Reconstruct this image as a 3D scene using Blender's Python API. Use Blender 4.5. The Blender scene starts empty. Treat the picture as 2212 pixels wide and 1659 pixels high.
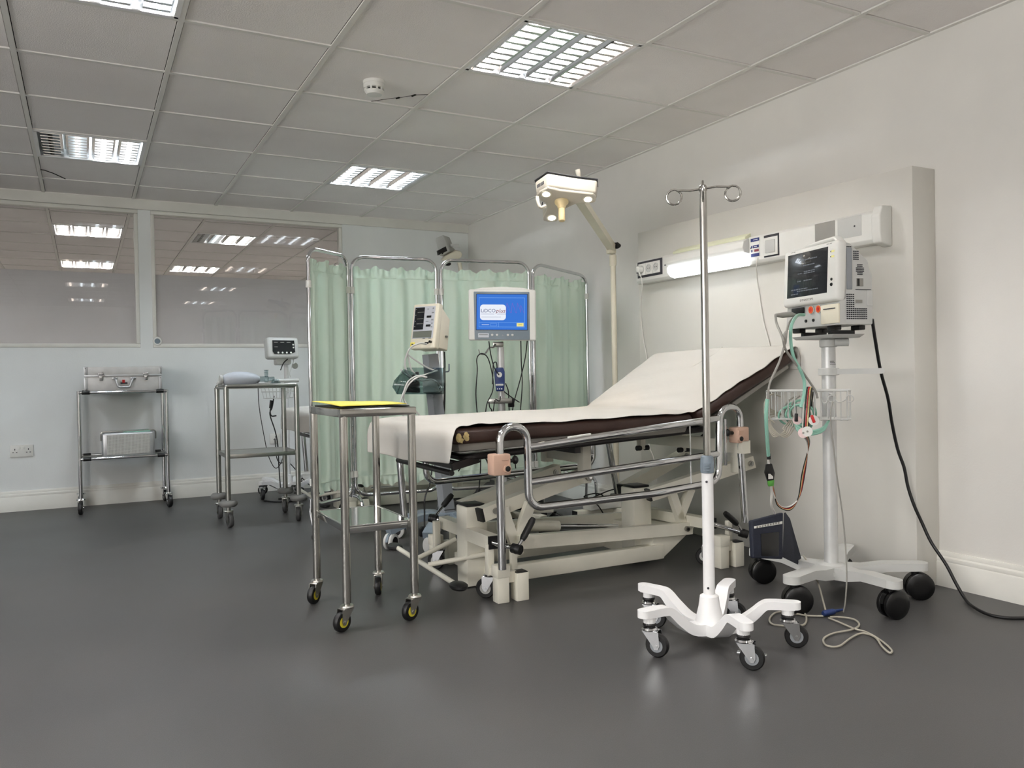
EXPO = 0.82
import bpy, bmesh, math, random
from mathutils import Vector as V, Matrix, Euler
random.seed(7)
SC = bpy.context.scene
COL = SC.collection
pi = math.pi
# ------------------------------------------------------------------ camera
F = 1747.5; YAW, PITCH, ROLL = .4865, .0103, -.018
EYE = V((0, 0, .92))
cy, sy, cp, sp = math.cos(YAW), math.sin(YAW), math.cos(PITCH), math.sin(PITCH)
FW = V((sy*cp, cy*cp, -sp)); R0 = V((cy, -sy, 0)); U0 = R0.cross(FW)
RT = R0*math.cos(ROLL)+U0*math.sin(ROLL); UP = U0*math.cos(ROLL)-R0*math.sin(ROLL)
def ray(u, v): return FW+RT*((u-1106)/F)+UP*((829.5-v)/F)
def P(u, v, x=None, y=None, z=None):
    """the point of the room that the photograph shows at (u, v), on a wall-parallel or level plane"""
    d = ray(u, v)
    t = x/d.x if x is not None else (y/d.y if y is not None else (z-EYE.z)/d.z)
    return EYE+d*t
def PN(u, v, p, n):
    d = ray(u, v); return EYE+d*((V(p)-EYE).dot(V(n))/d.dot(V(n)))
cam = bpy.data.cameras.new('camera'); co = bpy.data.objects.new('camera', cam); COL.objects.link(co)
cam.sensor_width = 36; cam.lens = F/2212*36; cam.clip_start = .05; cam.clip_end = 60
co.matrix_world = Matrix(((RT.x, UP.x, -FW.x, EYE.x), (RT.y, UP.y, -FW.y, EYE.y), (RT.z, UP.z, -FW.z, EYE.z), (0, 0, 0, 1)))
SC.camera = co
# ------------------------------------------------------------------ materials
def lin(c):
    c = c/255
    return c/12.92 if c <= .04045 else ((c+.055)/1.055)**2.4
def rgb(c): return (lin(c[0]), lin(c[1]), lin(c[2]), 1)
def mat(name, col, rough=.5, metal=0, spec=.5, var=0, vscale=8, bump=0, bscale=60, emit=0, coat=0, trans=0, alpha=1, ior=1.45, vrough=0):
    m = bpy.data.materials.new(name); m.use_nodes = True
    nt = m.node_tree; b = nt.nodes['Principled BSDF']
    b.inputs['Base Color'].default_value = rgb(col); b.inputs['Roughness'].default_value = rough
    b.inputs['Metallic'].default_value = metal; b.inputs['Specular IOR Level'].default_value = spec
    b.inputs['Coat Weight'].default_value = coat; b.inputs['Transmission Weight'].default_value = trans
    b.inputs['Alpha'].default_value = alpha; b.inputs['IOR'].default_value = ior
    if emit:
        b.inputs['Emission Color'].default_value = rgb(col); b.inputs['Emission Strength'].default_value = emit
    if var or bump or vrough:
        tc = nt.nodes.new('ShaderNodeTexCoord')
    if var or vrough:
        n = nt.nodes.new('ShaderNodeTexNoise'); n.inputs['Scale'].default_value = vscale; n.inputs['Detail'].default_value = 4
        nt.links.new(tc.outputs['Object'], n.inputs['Vector'])
        if var:
            r = nt.nodes.new('ShaderNodeValToRGB')
            lo = [max(0, c*(1-var)) for c in col]; hi = [min(255, c*(1+var)) for c in col]
            r.color_ramp.elements[0].color = rgb(lo); r.color_ramp.elements[1].color = rgb(hi)
            r.color_ramp.elements[0].position = .3; r.color_ramp.elements[1].position = .7
            nt.links.new(n.outputs['Fac'], r.inputs['Fac']); nt.links.new(r.outputs['Color'], b.inputs['Base Color'])
        if vrough:
            mr = nt.nodes.new('ShaderNodeMapRange'); mr.inputs['To Min'].default_value = rough-vrough; mr.inputs['To Max'].default_value = rough+vrough
            nt.links.new(n.outputs['Fac'], mr.inputs['Value']); nt.links.new(mr.outputs['Result'], b.inputs['Roughness'])
    if bump:
        n2 = nt.nodes.new('ShaderNodeTexNoise'); n2.inputs['Scale'].default_value = bscale; n2.inputs['Detail'].default_value = 3
        nt.links.new(tc.outputs['Object'], n2.inputs['Vector'])
        bp = nt.nodes.new('ShaderNodeBump'); bp.inputs['Strength'].default_value = bump; bp.inputs['Distance'].default_value = .01
        nt.links.new(n2.outputs['Fac'], bp.inputs['Height']); nt.links.new(bp.outputs['Normal'], b.inputs['Normal'])
    return m
def emis(name, col, s):
    if s <= 1: s /= 2**EXPO
    m = bpy.data.materials.new(name); m.use_nodes = True; nt = m.node_tree
    nt.nodes.remove(nt.nodes['Principled BSDF'])
    e = nt.nodes.new('ShaderNodeEmission'); e.inputs['Color'].default_value = rgb(col); e.inputs['Strength'].default_value = s
    nt.links.new(e.outputs[0], nt.nodes['Material Output'].inputs['Surface']); return m
M = {}
M['wall'] = mat('wall paint', (226, 224, 219), .55, var=.015, vscale=2.5, bump=.05, bscale=120)
M['wall_b'] = mat('partition paint', (230, 233, 232), .5, var=.015, vscale=2.5, bump=.04, bscale=120)
M['trim'] = mat('white gloss trim', (226, 225, 218), .35, var=.02, vscale=5)
M['tile'] = mat('ceiling tile', (250, 245, 243), .9, spec=.2, var=.025, vscale=1.3, bump=.25, bscale=180)
M['tbar'] = mat('ceiling grid', (236, 234, 229), .6)
M['crack'] = mat('crack and slab black', (30, 28, 24), .9)
M['panel'] = mat('bedhead panel laminate', (214, 212, 205), .45, var=.012, vscale=3)
M['cream'] = mat('cream enamel', (228, 225, 211), .35, var=.02, vscale=9, coat=.2)
M['lampcream'] = mat('lamp enamel', (190, 184, 170), .35, var=.02, vscale=6)
M['creamold'] = mat('aged cream plastic', (228, 222, 203), .4, var=.02, vscale=6)
M['chrome'] = mat('chrome', (216, 217, 219), .06, 1, var=.03, vscale=14)
M['steel'] = mat('brushed steel', (186, 184, 179), .16, 1, var=.05, vscale=10, vrough=.05)
M['shelfsteel'] = mat('polished steel sheet', (196, 198, 196), .1, 1, var=.03, vscale=4)
M['dullsteel'] = mat('dull grey steel', (166, 166, 161), .32, 1, var=.05, vscale=12)
M['castmetal'] = mat('cast fork metal', (188, 186, 180), .3, 1, var=.05, vscale=20)
M['alu'] = mat('brushed aluminium', (196, 198, 200), .38, .9, var=.03, vscale=14)
M['polegrey'] = mat('grey anodised pole', (205, 206, 205), .35, .25, var=.02, vscale=20)
M['plategrey'] = mat('matt grey plate', (150, 148, 143), .5, var=.03)
M['aluflat'] = mat('aluminium clad board', (196, 194, 191), .5, .25, var=.03, vscale=18)
M['black'] = mat('black rubber', (18, 18, 19), .45)
M['blackp'] = mat('black plastic', (12, 12, 13), .3)
M['darkfr'] = mat('dark frame metal', (48, 46, 46), .4, .6)
M['whitep'] = mat('white plastic', (226, 226, 221), .4, var=.01)
M['whitee'] = mat('white enamel', (238, 238, 238), .35, var=.012, vscale=12)
M['greyp'] = mat('grey plastic', (142, 146, 150), .45, var=.02)
M['lgrey'] = mat('light grey plastic', (196, 197, 194), .42, var=.015)
M['bluegrey'] = mat('blue grey plastic', (120, 132, 142), .45, var=.03)
M['tyre'] = mat('grey tyre', (66, 66, 66), .55)
M['yellow'] = mat('yellow hub', (214, 200, 60), .4)
M['folder'] = mat('yellow card', (232, 218, 96), .55, var=.03, vscale=6)
M['brown'] = mat('brown vinyl', (62, 44, 38), .42, var=.06, vscale=20, bump=.12, bscale=40)
M['foam'] = mat('torn foam', (216, 196, 140), .9, var=.1, vscale=50, bump=.6, bscale=90)
M['beige'] = mat('beige pink plastic', (206, 172, 152), .4, var=.03)
M['sheet'] = mat('white paper sheet', (200, 197, 190), .8, spec=.2, bump=.12, bscale=24)
M['board'] = mat('grey underside board', (150, 147, 140), .6, var=.03)
M['navy'] = mat('navy nylon', (24, 29, 44), .7, var=.08, vscale=60, bump=.2, bscale=300)
M['bluep'] = mat('deep blue plastic', (34, 52, 100), .35)
M['mint'] = mat('mint tube', (146, 196, 178), .4)
M['cable'] = mat('grey cable', (150, 148, 142), .5)
M['cablec'] = mat('cream cable', (166, 161, 148), .5)
M['cablew'] = mat('white cable', (224, 222, 216), .5)
M['cableb'] = mat('black cable', (16, 16, 17), .4)
M['red'] = mat('red plastic', (186, 38, 36), .4)
M['orange'] = mat('orange socket', (214, 96, 50), .4)
M['green'] = mat('green plastic', (80, 150, 60), .4)
M['pinkpaper'] = mat('pale electrode foam', (232, 208, 206), .7, var=.06, vscale=40)
M['rubber'] = mat('grey bumper', (120, 120, 118), .6)
M['ivory'] = mat('ivory handle', (222, 202, 156), .4)
M['scrdark'] = mat('dark glass screen', (22, 25, 30), .22, coat=.3)
M['lcd'] = mat('grey lcd', (108, 112, 104), .3)
M['keypad'] = mat('pale keypad', (192, 196, 204), .45)
M['scrblue'] = emis('blue lit screen', (62, 120, 214), 1.0)
M['scrwhite'] = emis('white lit patch', (235, 240, 250), 1.0)
M['scrline'] = emis('light blue lit line', (130, 180, 245), 1.0)
M['scrpurple'] = emis('violet lit trace', (120, 110, 210), .9)
M['scryellow'] = emis('yellow lit button', (235, 225, 150), 1.0)
M['scrtext'] = emis('pale lit text', (150, 155, 160), .55)
M['ink'] = mat('dark ink', (50, 50, 56), .6)
M['inkred'] = mat('dark red ink', (130, 60, 70), .6)
M['inkgrey'] = mat('grey ink', (140, 138, 132), .6)
M['inkblue'] = mat('blue print', (44, 54, 110), .6)
M['silicone'] = None
# tubes / lamps
TW = 96.0
M['tubew'] = emis('warm tube light', (255, 238, 224), TW)
M['tubec'] = emis('cool tube light', (234, 244, 252), TW)
M['tubef'] = emis('far room tube light', (255, 247, 240), TW*2.6)
M['tubedim'] = emis('dim tube light', (200, 215, 220), 3.0)
M['tubeoff'] = mat('dead tube glass', (120, 118, 112), .3)
M['louvre'] = mat('specular louvre aluminium', (226, 226, 226), .09, 1)
M['lens'] = emis('lamp lens light', (255, 244, 224), 14)
M['bedlight'] = emis('bedhead diffuser light', (244, 250, 255), 2.6)
M['glow'] = mat('pale green diffuser', (226, 228, 200), .5)
def mk_cloth():
    m = mat('green curtain cloth', (222, 236, 221), .75, spec=.2, bump=.08, bscale=150)
    nt = m.node_tree; b = nt.nodes['Principled BSDF']
    t = nt.nodes.new('ShaderNodeBsdfTranslucent'); t.inputs['Color'].default_value = rgb((208, 232, 214))
    mx = nt.nodes.new('ShaderNodeMixShader'); mx.inputs[0].default_value = .28
    nt.links.new(b.outputs[0], mx.inputs[1]); nt.links.new(t.outputs[0], mx.inputs[2])
    nt.links.new(mx.outputs[0], nt.nodes['Material Output'].inputs['Surface']); return m
M['cloth'] = mk_cloth()
def mk_film():
    m = mat('frosted film', (244, 243, 245), .35, spec=.4, var=.02, vscale=5)
    nt = m.node_tree; b = nt.nodes['Principled BSDF']
    t = nt.nodes.new('ShaderNodeBsdfTranslucent'); t.inputs['Color'].default_value = rgb((250, 249, 250))
    rf = nt.nodes.new('ShaderNodeBsdfRefraction'); rf.inputs['Roughness'].default_value = .62; rf.inputs['IOR'].default_value = 1.5
    m2 = nt.nodes.new('ShaderNodeMixShader'); m2.inputs[0].default_value = .55
    nt.links.new(t.outputs[0], m2.inputs[1]); nt.links.new(rf.outputs[0], m2.inputs[2]); t = m2
    mx = nt.nodes.new('ShaderNodeMixShader'); mx.inputs[0].default_value = .48
    nt.links.new(b.outputs[0], mx.inputs[1]); nt.links.new(t.outputs[0], mx.inputs[2])
    nt.links.new(mx.outputs[0], nt.nodes['Material Output'].inputs['Surface']); return m
M['film'] = mk_film()
def mk_thin(name, tint, refl, rough=0.0):
    """thin clear sheet: see-through with a Fresnel reflection"""
    m = bpy.data.materials.new(name); m.use_nodes = True; nt = m.node_tree
    nt.nodes.remove(nt.nodes['Principled BSDF'])
    t = nt.nodes.new('ShaderNodeBsdfTransparent'); t.inputs['Color'].default_value = rgb(tint)
    g = nt.nodes.new('ShaderNodeBsdfGlossy'); g.inputs['Roughness'].default_value = rough; g.inputs['Color'].default_value = (1, 1, 1, 1)
    lw = nt.nodes.new('ShaderNodeLayerWeight'); lw.inputs['Blend'].default_value = .5
    pw = nt.nodes.new('ShaderNodeMath'); pw.operation = 'POWER'; pw.inputs[1].default_value = 5
    f = nt.nodes.new('ShaderNodeMath'); f.operation = 'MULTIPLY_ADD'; f.inputs[1].default_value = 1-refl; f.inputs[2].default_value = refl
    nt.links.new(lw.outputs['Facing'], pw.inputs[0]); nt.links.new(pw.outputs[0], f.inputs[0])
    mx = nt.nodes.new('ShaderNodeMixShader')
    nt.links.new(f.outputs[0], mx.inputs[0]); nt.links.new(t.outputs[0], mx.inputs[1]); nt.links.new(g.outputs[0], mx.inputs[2])
    nt.links.new(mx.outputs[0], nt.nodes['Material Output'].inputs['Surface']); return m
M['glass'] = mk_thin('window glass', (246, 246, 246), .045)
M['smoke'] = mk_thin('smoky clear plastic', (212, 221, 222), .04, .06)
M['silicone'] = mat('milky silicone', (216, 222, 232), .35, trans=.25, spec=.4)
def mk_floor():
    m = mat('grey vinyl floor', (68, 69, 72), .42, spec=.42, bump=.05, bscale=260)
    nt = m.node_tree; b = nt.nodes['Principled BSDF']; tc = nt.nodes.new('ShaderNodeTexCoord')
    n1 = nt.nodes.new('ShaderNodeTexNoise'); n1.inputs['Scale'].default_value = 1.6; n1.inputs['Detail'].default_value = 5
    n2 = nt.nodes.new('ShaderNodeTexNoise'); n2.inputs['Scale'].default_value = 420; n2.inputs['Detail'].default_value = 2
    nt.links.new(tc.outputs['Object'], n1.inputs['Vector']); nt.links.new(tc.outputs['Object'], n2.inputs['Vector'])
    r1 = nt.nodes.new('ShaderNodeValToRGB'); r1.color_ramp.elements[0].position = .3; r1.color_ramp.elements[1].position = .7
    r1.color_ramp.elements[0].color = rgb((68, 68, 68)); r1.color_ramp.elements[1].color = rgb((76, 75, 74))
    r2 = nt.nodes.new('ShaderNodeValToRGB'); r2.color_ramp.elements[0].position = .35; r2.color_ramp.elements[1].position = .65
    r2.color_ramp.elements[0].color = (.86, .86, .86, 1); r2.color_ramp.elements[1].color = (1.1, 1.1, 1.1, 1)
    mx = nt.nodes.new('ShaderNodeMix'); mx.data_type = 'RGBA'; mx.blend_type = 'MULTIPLY'; mx.inputs[0].default_value = 1
    nt.links.new(n1.outputs['Fac'], r1.inputs['Fac']); nt.links.new(n2.outputs['Fac'], r2.inputs['Fac'])
    nt.links.new(r1.outputs['Color'], mx.inputs[6]); nt.links.new(r2.outputs['Color'], mx.inputs[7])
    nt.links.new(mx.outputs[2], b.inputs['Base Color'])
    mr = nt.nodes.new('ShaderNodeMapRange'); mr.inputs['To Min'].default_value = .36; mr.inputs['To Max'].default_value = .5
    nt.links.new(n1.outputs['Fac'], mr.inputs['Value']); nt.links.new(mr.outputs['Result'], b.inputs['Roughness'])
    return m
M['floor'] = mk_floor()
# ------------------------------------------------------------------ mesh builder
def fillet(pts, r, n=6, closed=False):
    pts = [V(p) for p in pts]; out = []
    N = len(pts)
    rng = range(N) if closed else range(1, N-1)
    if not closed: out.append(pts[0])
    for i in rng:
        a, b, c = pts[i-1], pts[i], pts[(i+1) % N]
        d1, d2 = (a-b), (c-b); l1, l2 = d1.length, d2.length
        d1.normalize(); d2.normalize()
        ang = d1.angle(d2); 
        if ang > pi-.02: out.append(b); continue
        t = min(r/math.tan(ang/2), l1*.49, l2*.49); rr = t*math.tan(ang/2)
        p1, p2 = b+d1*t, b+d2*t
        ctr = b+(d1+d2).normalized()*(rr/math.sin(ang/2))
        v1, v2 = p1-ctr, p2-ctr; th = v1.angle(v2)
        for k in range(n+1):
            s = k/n
            out.append(ctr+(v1*math.sin((1-s)*th)+v2*math.sin(s*th))/math.sin(th))
    if not closed: out.append(pts[-1])
    return out
def smooth(pts, n=6):
    """Catmull-Rom through the points"""
    p = [V(q) for q in pts]; p = [p[0]*2-p[1]]+p+[p[-1]*2-p[-2]]; out = []
    for i in range(1, len(p)-2):
        for k in range(n):
            t = k/n; a, b, c, d = p[i-1], p[i], p[i+1], p[i+2]
            out.append(.5*((2*b)+(c-a)*t+(2*a-5*b+4*c-d)*t*t+(3*b-a-3*c+d)*t**3))
    out.append(p[-2]); return out
class MB:
    def __init__(s): s.v = []; s.f = []; s.m = []
    def add(s, vs, fs, mi=0):
        o = len(s.v); s.v += [V(v) for v in vs]
        for f in fs: s.f.append([i+o for i in f]); s.m.append(mi)
        return s
    def bm(s, bm, Mx=None, mi=0):
        bm.verts.index_update()
        vs = [(Mx @ v.co) if Mx else v.co.copy() for v in bm.verts]
        fs = [[v.index for v in f.verts] for f in bm.faces]; bm.free(); return s.add(vs, fs, mi)
    def box(s, c, size, bev=0, rot=None, mi=0, seg=2):
        b = bmesh.new(); bmesh.ops.create_cube(b, size=1)
        for v in b.verts: v.co = V((v.co.x*size[0], v.co.y*size[1], v.co.z*size[2]))
        if bev: bmesh.ops.bevel(b, geom=b.edges[:], offset=bev, segments=seg, affect='EDGES', profile=.5)
        Mx = Matrix.Translation(V(c))
        if rot is not None: Mx = Mx @ (rot.to_4x4() if isinstance(rot, Matrix) else Euler(rot).to_matrix().to_4x4())
        return s.bm(b, Mx, mi)
    def hexa(s, p, bev=0, mi=0, seg=2):
        """p: 4 bottom then 4 top points, same order"""
        b = bmesh.new(); vs = [b.verts.new(V(q)) for q in p]
        for f in ((3, 2, 1, 0), (4, 5, 6, 7), (0, 1, 5, 4), (1, 2, 6, 5), (2, 3, 7, 6), (3, 0, 4, 7)): b.faces.new([vs[i] for i in f])
        bmesh.ops.recalc_face_normals(b, faces=b.faces[:])
        if bev: bmesh.ops.bevel(b, geom=b.edges[:], offset=bev, segments=seg, affect='EDGES', profile=.5)
        return s.bm(b, None, mi)
    def prism(s, poly, ext, bev=0, mi=0, seg=2, scale=1):
        b = bmesh.new(); poly = [V(q) for q in poly]; e = V(ext); c = sum(poly, V())/len(poly)
        a = [b.verts.new(q) for q in poly]; t = [b.verts.new(c+(q-c)*scale+e) for q in poly]; n = len(poly)
        b.faces.new(a); b.faces.new(t[::-1])
        for i in range(n): b.faces.new((a[i], t[i], t[(i+1) % n], a[(i+1) % n]))
        bmesh.ops.recalc_face_normals(b, faces=b.faces[:])
        if bev:
            ed = [x for x in b.edges]
            bmesh.ops.bevel(b, geom=ed, offset=bev, segments=seg, affect='EDGES', profile=.5)
        return s.bm(b, None, mi)
    def tube(s, pts, r, n=10, mi=0, closed=False, cap=True):
        pts = [V(p) for p in pts]; N = len(pts)
        q = [pts[0]]
        for p in pts[1:]:
            if (p-q[-1]).length > 1e-6: q.append(p)
        pts = q; N = len(pts)
        if N < 2: return s
        tg = []
        for i in range(N):
            a = pts[i-1] if (i > 0 or closed) else pts[i]; c = pts[(i+1) % N] if (i < N-1 or closed) else pts[i]
            tg.append((c-a).normalized())
        up = V((0, 0, 1)) if abs(tg[0].z) < .9 else V((1, 0, 0))
        u = (up-tg[0]*up.dot(tg[0])).normalized(); rings = []
        vs = []
        for i in range(N):
            if i: u = (u-tg[i]*u.dot(tg[i]));  u = u.normalized() if u.length > 1e-6 else V((1, 0, 0))
            w = tg[i].cross(u)
            rr = r[i] if isinstance(r, (list, tuple)) else r
            for k in range(n):
                a = 2*pi*k/n; vs.append(pts[i]+u*(rr*math.cos(a))+w*(rr*math.sin(a)))
        fs = []
        for i in range(N if closed else N-1):
            j = (i+1) % N
            for k in range(n): fs.append((i*n+k, i*n+(k+1) % n, j*n+(k+1) % n, j*n+k))
        if cap and not closed: fs += [tuple(range(n))[::-1], tuple(range((N-1)*n, N*n))]
        return s.add(vs, fs, mi)
    def cyl(s, a, b, r, r2=None, n=20, mi=0): return s.tube([a, b], [r, r if r2 is None else r2], n, mi)
    def lathe(s, prof, o=(0, 0, 0), ax=(0, 0, 1), n=24, mi=0, closed=False):
        """prof: (radius, height along ax)"""
        o = V(o); ax = V(ax).normalized(); t = V((1, 0, 0)) if abs(ax.x) < .9 else V((0, 1, 0))
        u = (t-ax*t.dot(ax)).normalized(); w = ax.cross(u); vs = []; fs = []; K = len(prof)
        for r, h in prof:
            for k in range(n):
                a = 2*pi*k/n; vs.append(o+ax*h+u*(r*math.cos(a))+w*(r*math.sin(a)))
        for i in range(K if closed else K-1):
            j = (i+1) % K
            for k in range(n): fs.append((i*n+k, i*n+(k+1) % n, j*n+(k+1) % n, j*n+k))
        if not closed: fs += [tuple(range(n))[::-1], tuple(range((K-1)*n, K*n))]
        return s.add(vs, fs, mi)
    def ball(s, c, r, sc=(1, 1, 1), mi=0, n=16, rot=None):
        b = bmesh.new(); bmesh.ops.create_uvsphere(b, u_segments=n, v_segments=n//2+2, radius=r)
        Mx = Matrix.Translation(V(c))
        if rot is not None: Mx = Mx @ Euler(rot).to_matrix().to_4x4()
        return s.bm(b, Mx @ Matrix.Diagonal((sc[0], sc[1], sc[2], 1)), mi)
    def beam(s, pts, w, h, up=(0, 0, 1), mi=0):
        """rectangular section swept along a path; w, h may be lists"""
        pts = [V(p) for p in pts]; up = V(up); N = len(pts); vs = []
        for i in range(N):
            a = pts[max(0, i-1)]; c = pts[min(N-1, i+1)]; t = (c-a).normalized()
            sd = t.cross(up).normalized(); u2 = sd.cross(t).normalized()
            k = 1.0
            if 0 < i < N-1:
                k = 1/max(.5, math.cos((pts[i]-a).normalized().angle((c-pts[i]).normalized())/2))
            ww = (w[i] if isinstance(w, (list, tuple)) else w)/2; hh = (h[i] if isinstance(h, (list, tuple)) else h)/2*k
            vs += [pts[i]+sd*ww+u2*hh, pts[i]-sd*ww+u2*hh, pts[i]-sd*ww-u2*hh, pts[i]+sd*ww-u2*hh]
        fs = [(0, 1, 2, 3), tuple((N-1)*4+i for i in (3, 2, 1, 0))]
        for i in range(N-1):
            for k in range(4): fs.append((i*4+k, (i+1)*4+k, (i+1)*4+(k+1) % 4, i*4+(k+1) % 4))
        return s.add(vs, fs, mi)
    def grid(s, rows, mi=0):
        n = len(rows[0]); vs = [p for r in rows for p in r]
        return s.add(vs, [(i*n+j, i*n+j+1, (i+1)*n+j+1, (i+1)*n+j) for i in range(len(rows)-1) for j in range(n-1)], mi)
    def text(s, txt, size, Mx, mi=0, ext=.0006, align='LEFT', shear=0):
        cu = bpy.data.curves.new('t', 'FONT'); cu.body = txt; cu.size = size; cu.extrude = ext; cu.align_x = align; cu.shear = shear
        cu.resolution_u = 3
        o = bpy.data.objects.new('t', cu); me = bpy.data.meshes.new_from_object(o)
        s.add([Mx @ v.co for v in me.vertices], [list(p.vertices) for p in me.polygons], mi)
        bpy.data.objects.remove(o); bpy.data.meshes.remove(me); bpy.data.curves.remove(cu); return s
    def build(s, name, mats, parent=None, ang=35, thick=0, subd=0, recalc=True):
        me = bpy.data.meshes.new(name)
        org = ORG.get(parent.name, V()) if parent else V()
        me.from_pydata([v-org for v in s.v], [], s.f)
        mats = mats if isinstance(mats, (list, tuple)) else [mats]
        for m in mats: me.materials.append(M[m] if isinstance(m, str) else m)
        me.polygons.foreach_set('material_index', s.m); me.polygons.foreach_set('use_smooth', [True]*len(s.f))
        if recalc:
            b = bmesh.new(); b.from_mesh(me); bmesh.ops.recalc_face_normals(b, faces=b.faces[:]); b.to_mesh(me); b.free()
        me.update(); me.set_sharp_from_angle(angle=math.radians(ang))
        o = bpy.data.objects.new(name, me); COL.objects.link(o)
        if parent: o.parent = parent; ORG[o.name] = org
        if thick:
            md = o.modifiers.new('thickness', 'SOLIDIFY'); md.thickness = thick; md.offset = 0
        if subd:
            md = o.modifiers.new('round', 'SUBSURF'); md.levels = subd; md.render_levels = subd
        return o
ORG = {}
def tag(o, label, cat, group=None):
    o['label'] = label; o['category'] = cat
    if group: o['group'] = group
    return o
def thing(name, label, cat, loc=(0, 0, 0), rotz=None, group=None, tilt=None):
    """an Empty at the thing's base. Without rotz its parts are given in room coordinates, with rotz in its own."""
    o = bpy.data.objects.new(name, None); COL.objects.link(o); o.location = V(loc); o.empty_display_size = .1
    if rotz is not None: o.rotation_euler = (0, 0, rotz); ORG[o.name] = V()
    else: ORG[o.name] = V(loc)
    return tag(o, label, cat, group)
def struct(o): o['kind'] = 'structure'; return o
def copy_tree(o, parent=None):
    c = o.copy(); COL.objects.link(c)
    if parent: c.parent = parent
    ORG[c.name] = ORG.get(o.name, V())
    for ch in list(o.children): copy_tree(ch, c)
    return c
def quadbar(mb, a, b, c, d, mi=0): mb.add([a, b, c, d], [(0, 1, 2, 3)], mi)
def castor(root, x, y, zt, R=.037, w=.022, ang=0, trail=.022, fork='castmetal', tyre='black', hub='yellow', ring=None, brake=False):
    d = V((math.cos(ang), math.sin(ang), 0)); sd = V((-d.y, d.x, 0)); o = V((x, y, 0)); c = o+d*trail+V((0, 0, R))
    m = MB(); top = 2*R+.008
    m.cyl(o+V((0, 0, top-.002)), o+V((0, 0, zt)), R*.3, n=14)
    m.lathe([(R*.62, top), (R*.7, top+.004), (R*.62, top+.01)], o, n=18)
    for q in (-1, 1):
        pl = [o-d*(R*.55)+V((0, 0, top)), o+d*(trail*.6+R*.5)+V((0, 0, top)), c+d*(R*.32)+V((0, 0, .002)), c+d*(R*.15)-V((0, 0, R*.3)), c-d*(R*.15)-V((0, 0, R*.3)), c-d*(R*.32)]
        m.prism([p+sd*q*(w/2+.002) for p in pl], sd*q*.003)
    m.box(o+d*(trail*.3)+V((0, 0, top)), (R*1.15, w+.01, .005), bev=.002, rot=(0, 0, ang))
    m.cyl(c-sd*(w/2+.008), c+sd*(w/2+.008), R*.13, n=10)
    if ring: m.lathe([(R*.5, zt-.022), (R*.6, zt-.015), (R*.5, zt-.008)], o, n=18, mi=1)
    if brake: m.hexa([p+V((0, 0, z)) for z in (-.003, .003) for p in (c+sd*(w/2+.012)-d*.05, c+sd*(w/2+.012)+d*.04, c+sd*(w/2+.03)+d*.04, c+sd*(w/2+.03)-d*.05)], bev=.001)
    f = m.build('castor', [fork, 'black'], root)
    hw = w/2
    t = MB().lathe([(R*.55, -hw), (R*.9, -hw), (R, -hw*.55), (R, hw*.55), (R*.9, hw), (R*.55, hw)], c, sd, 28)
    t.build('wheel', tyre, f)
    h = MB().lathe([(R*.56, -hw-.0006), (R*.2, -hw-.001), (R*.2, hw+.001), (R*.56, hw+.0006)], c, sd, 20)
    h.build('wheel_hub', hub, f)
    return f
def twin(root, x, y, zt, R=.05, ang=0, trail=.02, mat_='blackp', hubm='blackp', hood=None):
    d = V((math.cos(ang), math.sin(ang), 0)); sd = V((-d.y, d.x, 0)); o = V((x, y, 0)); c = o+d*trail+V((0, 0, R))
    m = MB(); m.cyl(o+V((0, 0, R*1.4)), o+V((0, 0, zt)), R*.3, n=14)
    arc = [c+(d*math.cos(a)+V((0, 0, 1))*math.sin(a))*(R*1.04) for a in [math.radians(t) for t in range(5, 176, 17)]]
    arc2 = [c+(d*math.cos(a)+V((0, 0, 1))*math.sin(a))*(R*.86) for a in [math.radians(t) for t in range(175, 4, -17)]]
    m.prism([p-sd*R*.16 for p in arc+arc2], sd*R*.32)
    m.cyl(c-sd*R*.5, c+sd*R*.5, R*.12, n=10)
    f = m.build('castor', hood or mat_, root)
    for q in (-1, 1):
        t = MB().lathe([(R*.3, 0), (R*.93, 0), (R, R*.06), (R, R*.3), (R*.9, R*.38), (R*.5, R*.42), (.001, R*.43)], c+sd*q*R*.18, sd*q, 30)
        t.build('wheel', mat_, f)
    if hubm != mat_:
        MB().lathe([(R*.62, R*.60), (R*.6, R*.62), (.001, R*.64)], c, sd, 24).build('wheel_hub', hubm, f)
    return f
# ================================================================== the room
CEIL = 2.329; X0, Y0, TS = -.235, 2.80, .6
XR, YB, YFAR = 3.2, 6.88, 12.1
LIT = {(0, 0), (3, 0), (0, 4), (3, 4), (-3, 0), (-3, 4), (0, -4), (3, -4), (-3, -4), (0, 9), (2, 9), (0, 13), (2, 13), (-3, 9), (-3, 13), (5, 11), (-3, -8), (0, -8), (3, -8)}
struct(MB().box((-.2, 4.6, -.05), (7.2, 15.4, .1)).build('floor', 'floor'))
struct(MB().box((XR+.075, 4.6, 1.3), (.15, 15.4, 2.6)).build('wall_right', 'wall'))
w = MB()
for y0, y1, z0, z1 in ((-3.1, 12.3, 0, .9), (-3.1, 12.3, 2.15, 2.6), (-3.1, -2.4, .9, 2.15), (2.6, 12.3, .9, 2.15)): w.box((-3.675, (y0+y1)/2, (z0+z1)/2), (.15, y1-y0, z1-z0))
struct(w.build('wall_left', 'wall'))
struct(MB().box((-.2, -3.05, 1.3), (7.2, .1, 2.6)).build('wall_front', 'wall'))
WL0, WL1 = -2.4, 2.6  # extent of the opening made for the added window
struct(MB().box((-.2, YFAR+.05, 1.3), (7.2, .1, 2.6)).build('wall_far', 'wall'))
struct(MB().box((-.2, 4.6, 2.625), (7.4, 15.6, .05)).build('ceiling', 'crack'))  # unseen dark slab, added to block sky light at the tile gaps
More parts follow.
